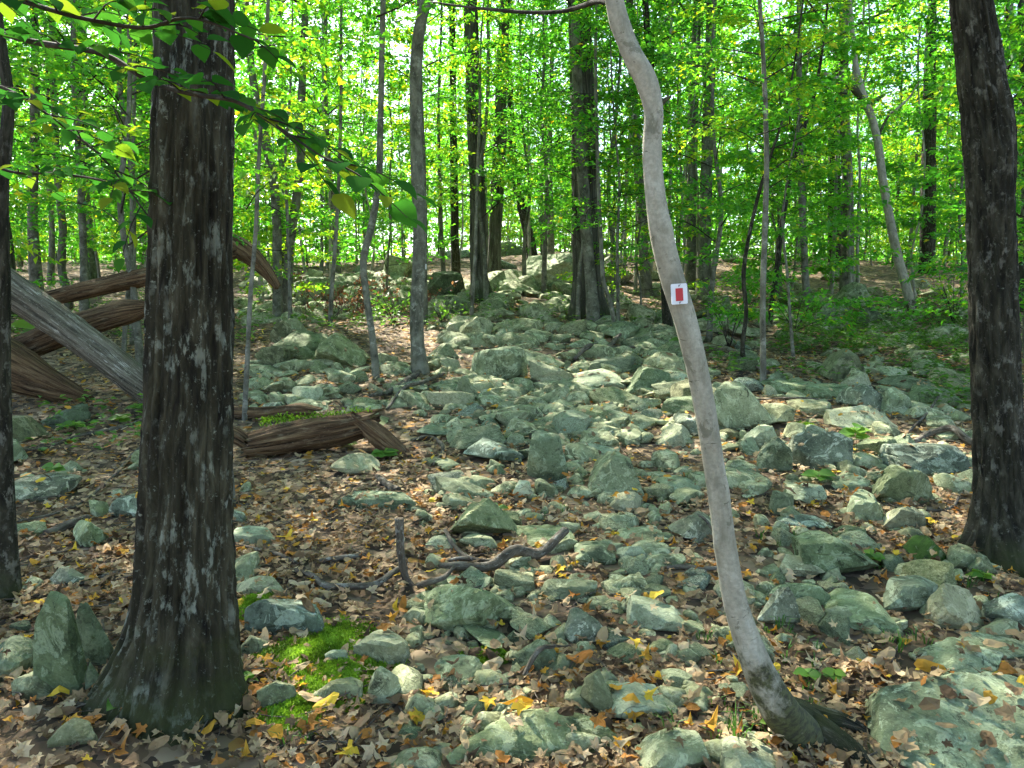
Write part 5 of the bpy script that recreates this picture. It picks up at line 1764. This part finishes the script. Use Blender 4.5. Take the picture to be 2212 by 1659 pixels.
# withered brush with red-brown leaves left of the middle trees
base = at(770, 690)
root = tag(empty('dead_brush', base), 'tangle of bare twigs with withered red-brown leaves below the ridge', 'brush')
g = np.random.RandomState(44)
mbt, mbf = MB(), MB()
for k in range(70):
    a = np.array([g.normal(0, .7), g.uniform(-.6, 1.0), 0])
    a[2] = float(H(base[0] + a[0], base[1] + a[1])) - base[2]
    e = a + np.array([g.normal(0, .5), g.normal(0, .4), g.uniform(.15, .9)])
    m_ = (a + e) / 2 + g.normal(0, .12, 3)
    V, F, tc = tube([a, m_, e], [.009, .006, .003], 4, 7, cap=False)
    mbt.add(V, F, 0, tc)
    n = 9
    t = g.rand(n)[:, None]
    leaf_quads(m_ * (1 - t) + e * t + g.normal(0, .05, (n, 3)), g.normal(size=(n, 3)) + [0, 0, -.5], g.normal(size=(n, 3)), g.uniform(.05, .10, n), g.rand(n), mbf)
mbt.build('twigs', M['stick'], root)
mbf.build('withered_leaves', M['red'], root, False)
# leafy bushes
def bush(label, px, py, w, h, n, size, mat='herb', seed=0):
    g = np.random.RandomState(seed)
    base = at(px, py)
    root = tag(empty('bush', base), label, 'bush')
    mt_, ml_ = MB(), MB()
    for k in range(9):
        az = g.uniform(0, 6.28)
        e = np.array([math.cos(az) * w * g.uniform(.2, .6), math.sin(az) * w * g.uniform(.2, .6), h * g.uniform(.6, 1.05)])
        path = np.array([[0, 0, -.03], e * .5 + [0, 0, h * .1], e])
        V, F, tc = tube(path, [.007, .005, .002], 4, 6, cap=False)
        mt_.add(V, F, 0, tc)
        limb_leaves(g, path, n // 9, w * .28, size, .5, ml_, .8, .3)
    mt_.build('stems', M['twig'], root)
    ml_.build('leaves', M[mat], root, False)
bush('low green bush between the bent trunk and the straight grey trunk', 850, 700, .7, .5, 200, .08, 'herb', 1)
bush('small bright green bush right of the straight grey trunk', 956, 705, .35, .4, 70, .08, 'herb', 2)
bush('green leafy bush behind the curved tree below the marker', 1575, 750, .9, .9, 260, .09, 'leaf', 3)
bush('spreading green bush at the far right behind the boulders', 1715, 720, .9, .7, 220, .09, 'leaf', 4)
bush('yellow-green bush left of the right dark tree', 2060, 700, .9, 1.0, 220, .10, 'leafy', 5)

# ------------------------------------------------------------------ near hanging branches with large leaves (held by an out-leaning sapling at the left)
def near_branch(label, pl, wl, depths, nleaf, lsize, seed, extra=None, name='hanging_branch'):
    g = np.random.RandomState(seed)
    P = np.array([pt(x, y, d) for (x, y), d in zip(pl, depths)])
    R = [w * d / FPX / 2 for w, d in zip(wl, depths)]
    base = P[0]
    V, F, tc = tube(P, R, 7, 40, lump(.1, seed))
    root = MB().add(V - base, F, 0, tc).build(name, M['twig'], loc=base)
    tag(root, label, 'branch', 'near leafy branches')
    C = catmull(P, 40)
    def spray(q, dirv, L, n):
        e = q + dirv * L
        mid = (q + e) / 2 + np.array([0, 0, .02])
        V, F, tc = tube([q, mid, e], [.003, .002, .001], 5, 6)
        tw = MB().add(V - base, F, 0, tc).build('twig', M['twig'], root)
        path = catmull([q, mid, e], 12)
        for k in range(n):
            f = (k + 1) / n
            b = path[int(f * 11)]
            sgn = 1 if k % 2 else -1
            side = np.cross(dirv, [0, 0, 1.0])
            side /= np.linalg.norm(side) + 1e-9
            A = dirv * .6 + side * sgn * .8 * (1 if k < n - 1 else .1) + g.normal(0, .15, 3)
            leaf_obj(NEARL[g.randint(len(NEARL))], tw, b - base, A + np.array([0, 0, -.12]), (g.normal(0, .3), g.normal(-.15, .3), 1), lsize * g.uniform(.6, 1.05))
    for k in range(nleaf):
        f = .12 + .86 * (k + .5) / nleaf
        i = int(f * 38)
        T = C[i + 1] - C[i]
        T /= np.linalg.norm(T)
        side = np.cross(T, [0, 0, 1.0]) * (1 if k % 2 else -1)
        dv = T * .6 + side * .8 + g.normal(0, .15, 3)
        dv /= np.linalg.norm(dv)
        spray(C[i], dv, g.uniform(.10, .28), g.randint(4, 7))
    if extra:
        for (x0, y0, d0, x1, y1, d1, n) in extra:
            q, e = pt(x0, y0, d0), pt(x1, y1, d1)
            L = np.linalg.norm(e - q)
            spray(q, (e - q) / L, L, n)
    return root
near_branch('long near branch of dark broad leaves crossing the big trunk', [(-120, 30), (60, 88), (230, 120), (330, 178), (430, 206), (500, 216), (590, 268), (690, 335)], [14, 13, 12, 11, 10, 9, 7, 4],
            [2.6, 2.5, 2.4, 2.3, 2.2, 2.15, 2.05, 1.95], 15, .085, 1,
            [(690, 335, 1.95, 880, 470, 1.85, 8), (590, 268, 2.05, 720, 420, 1.95, 6), (560, 250, 2.05, 760, 350, 2.0, 6), (700, 345, 1.95, 900, 420, 2.1, 5)])
near_branch('upper near branch of broad leaves in the top left corner', [(-150, -60), (40, 0), (180, 40), (300, 60), (420, 40), (560, 90)], [12, 11, 9, 8, 6, 4], [2.3, 2.25, 2.2, 2.2, 2.1, 2.1], 15, .085, 2)
near_branch('thin near branch slanting down across the left wood', [(-80, 160), (30, 200), (120, 260), (220, 340), (330, 480)], [8, 7, 6, 5, 3], [2.8, 2.8, 2.75, 2.7, 2.65], 14, .08, 3)
near_branch('thin bowed branch of leaves low in the left wood', [(-80, 330), (20, 370), (130, 376), (250, 400), (330, 440)], [6, 6, 5, 4, 2], [3.0, 3.0, 2.95, 2.9, 2.9], 7, .075, 4)

print('rocks', len(ROCKS), nlib, 'litter', n)
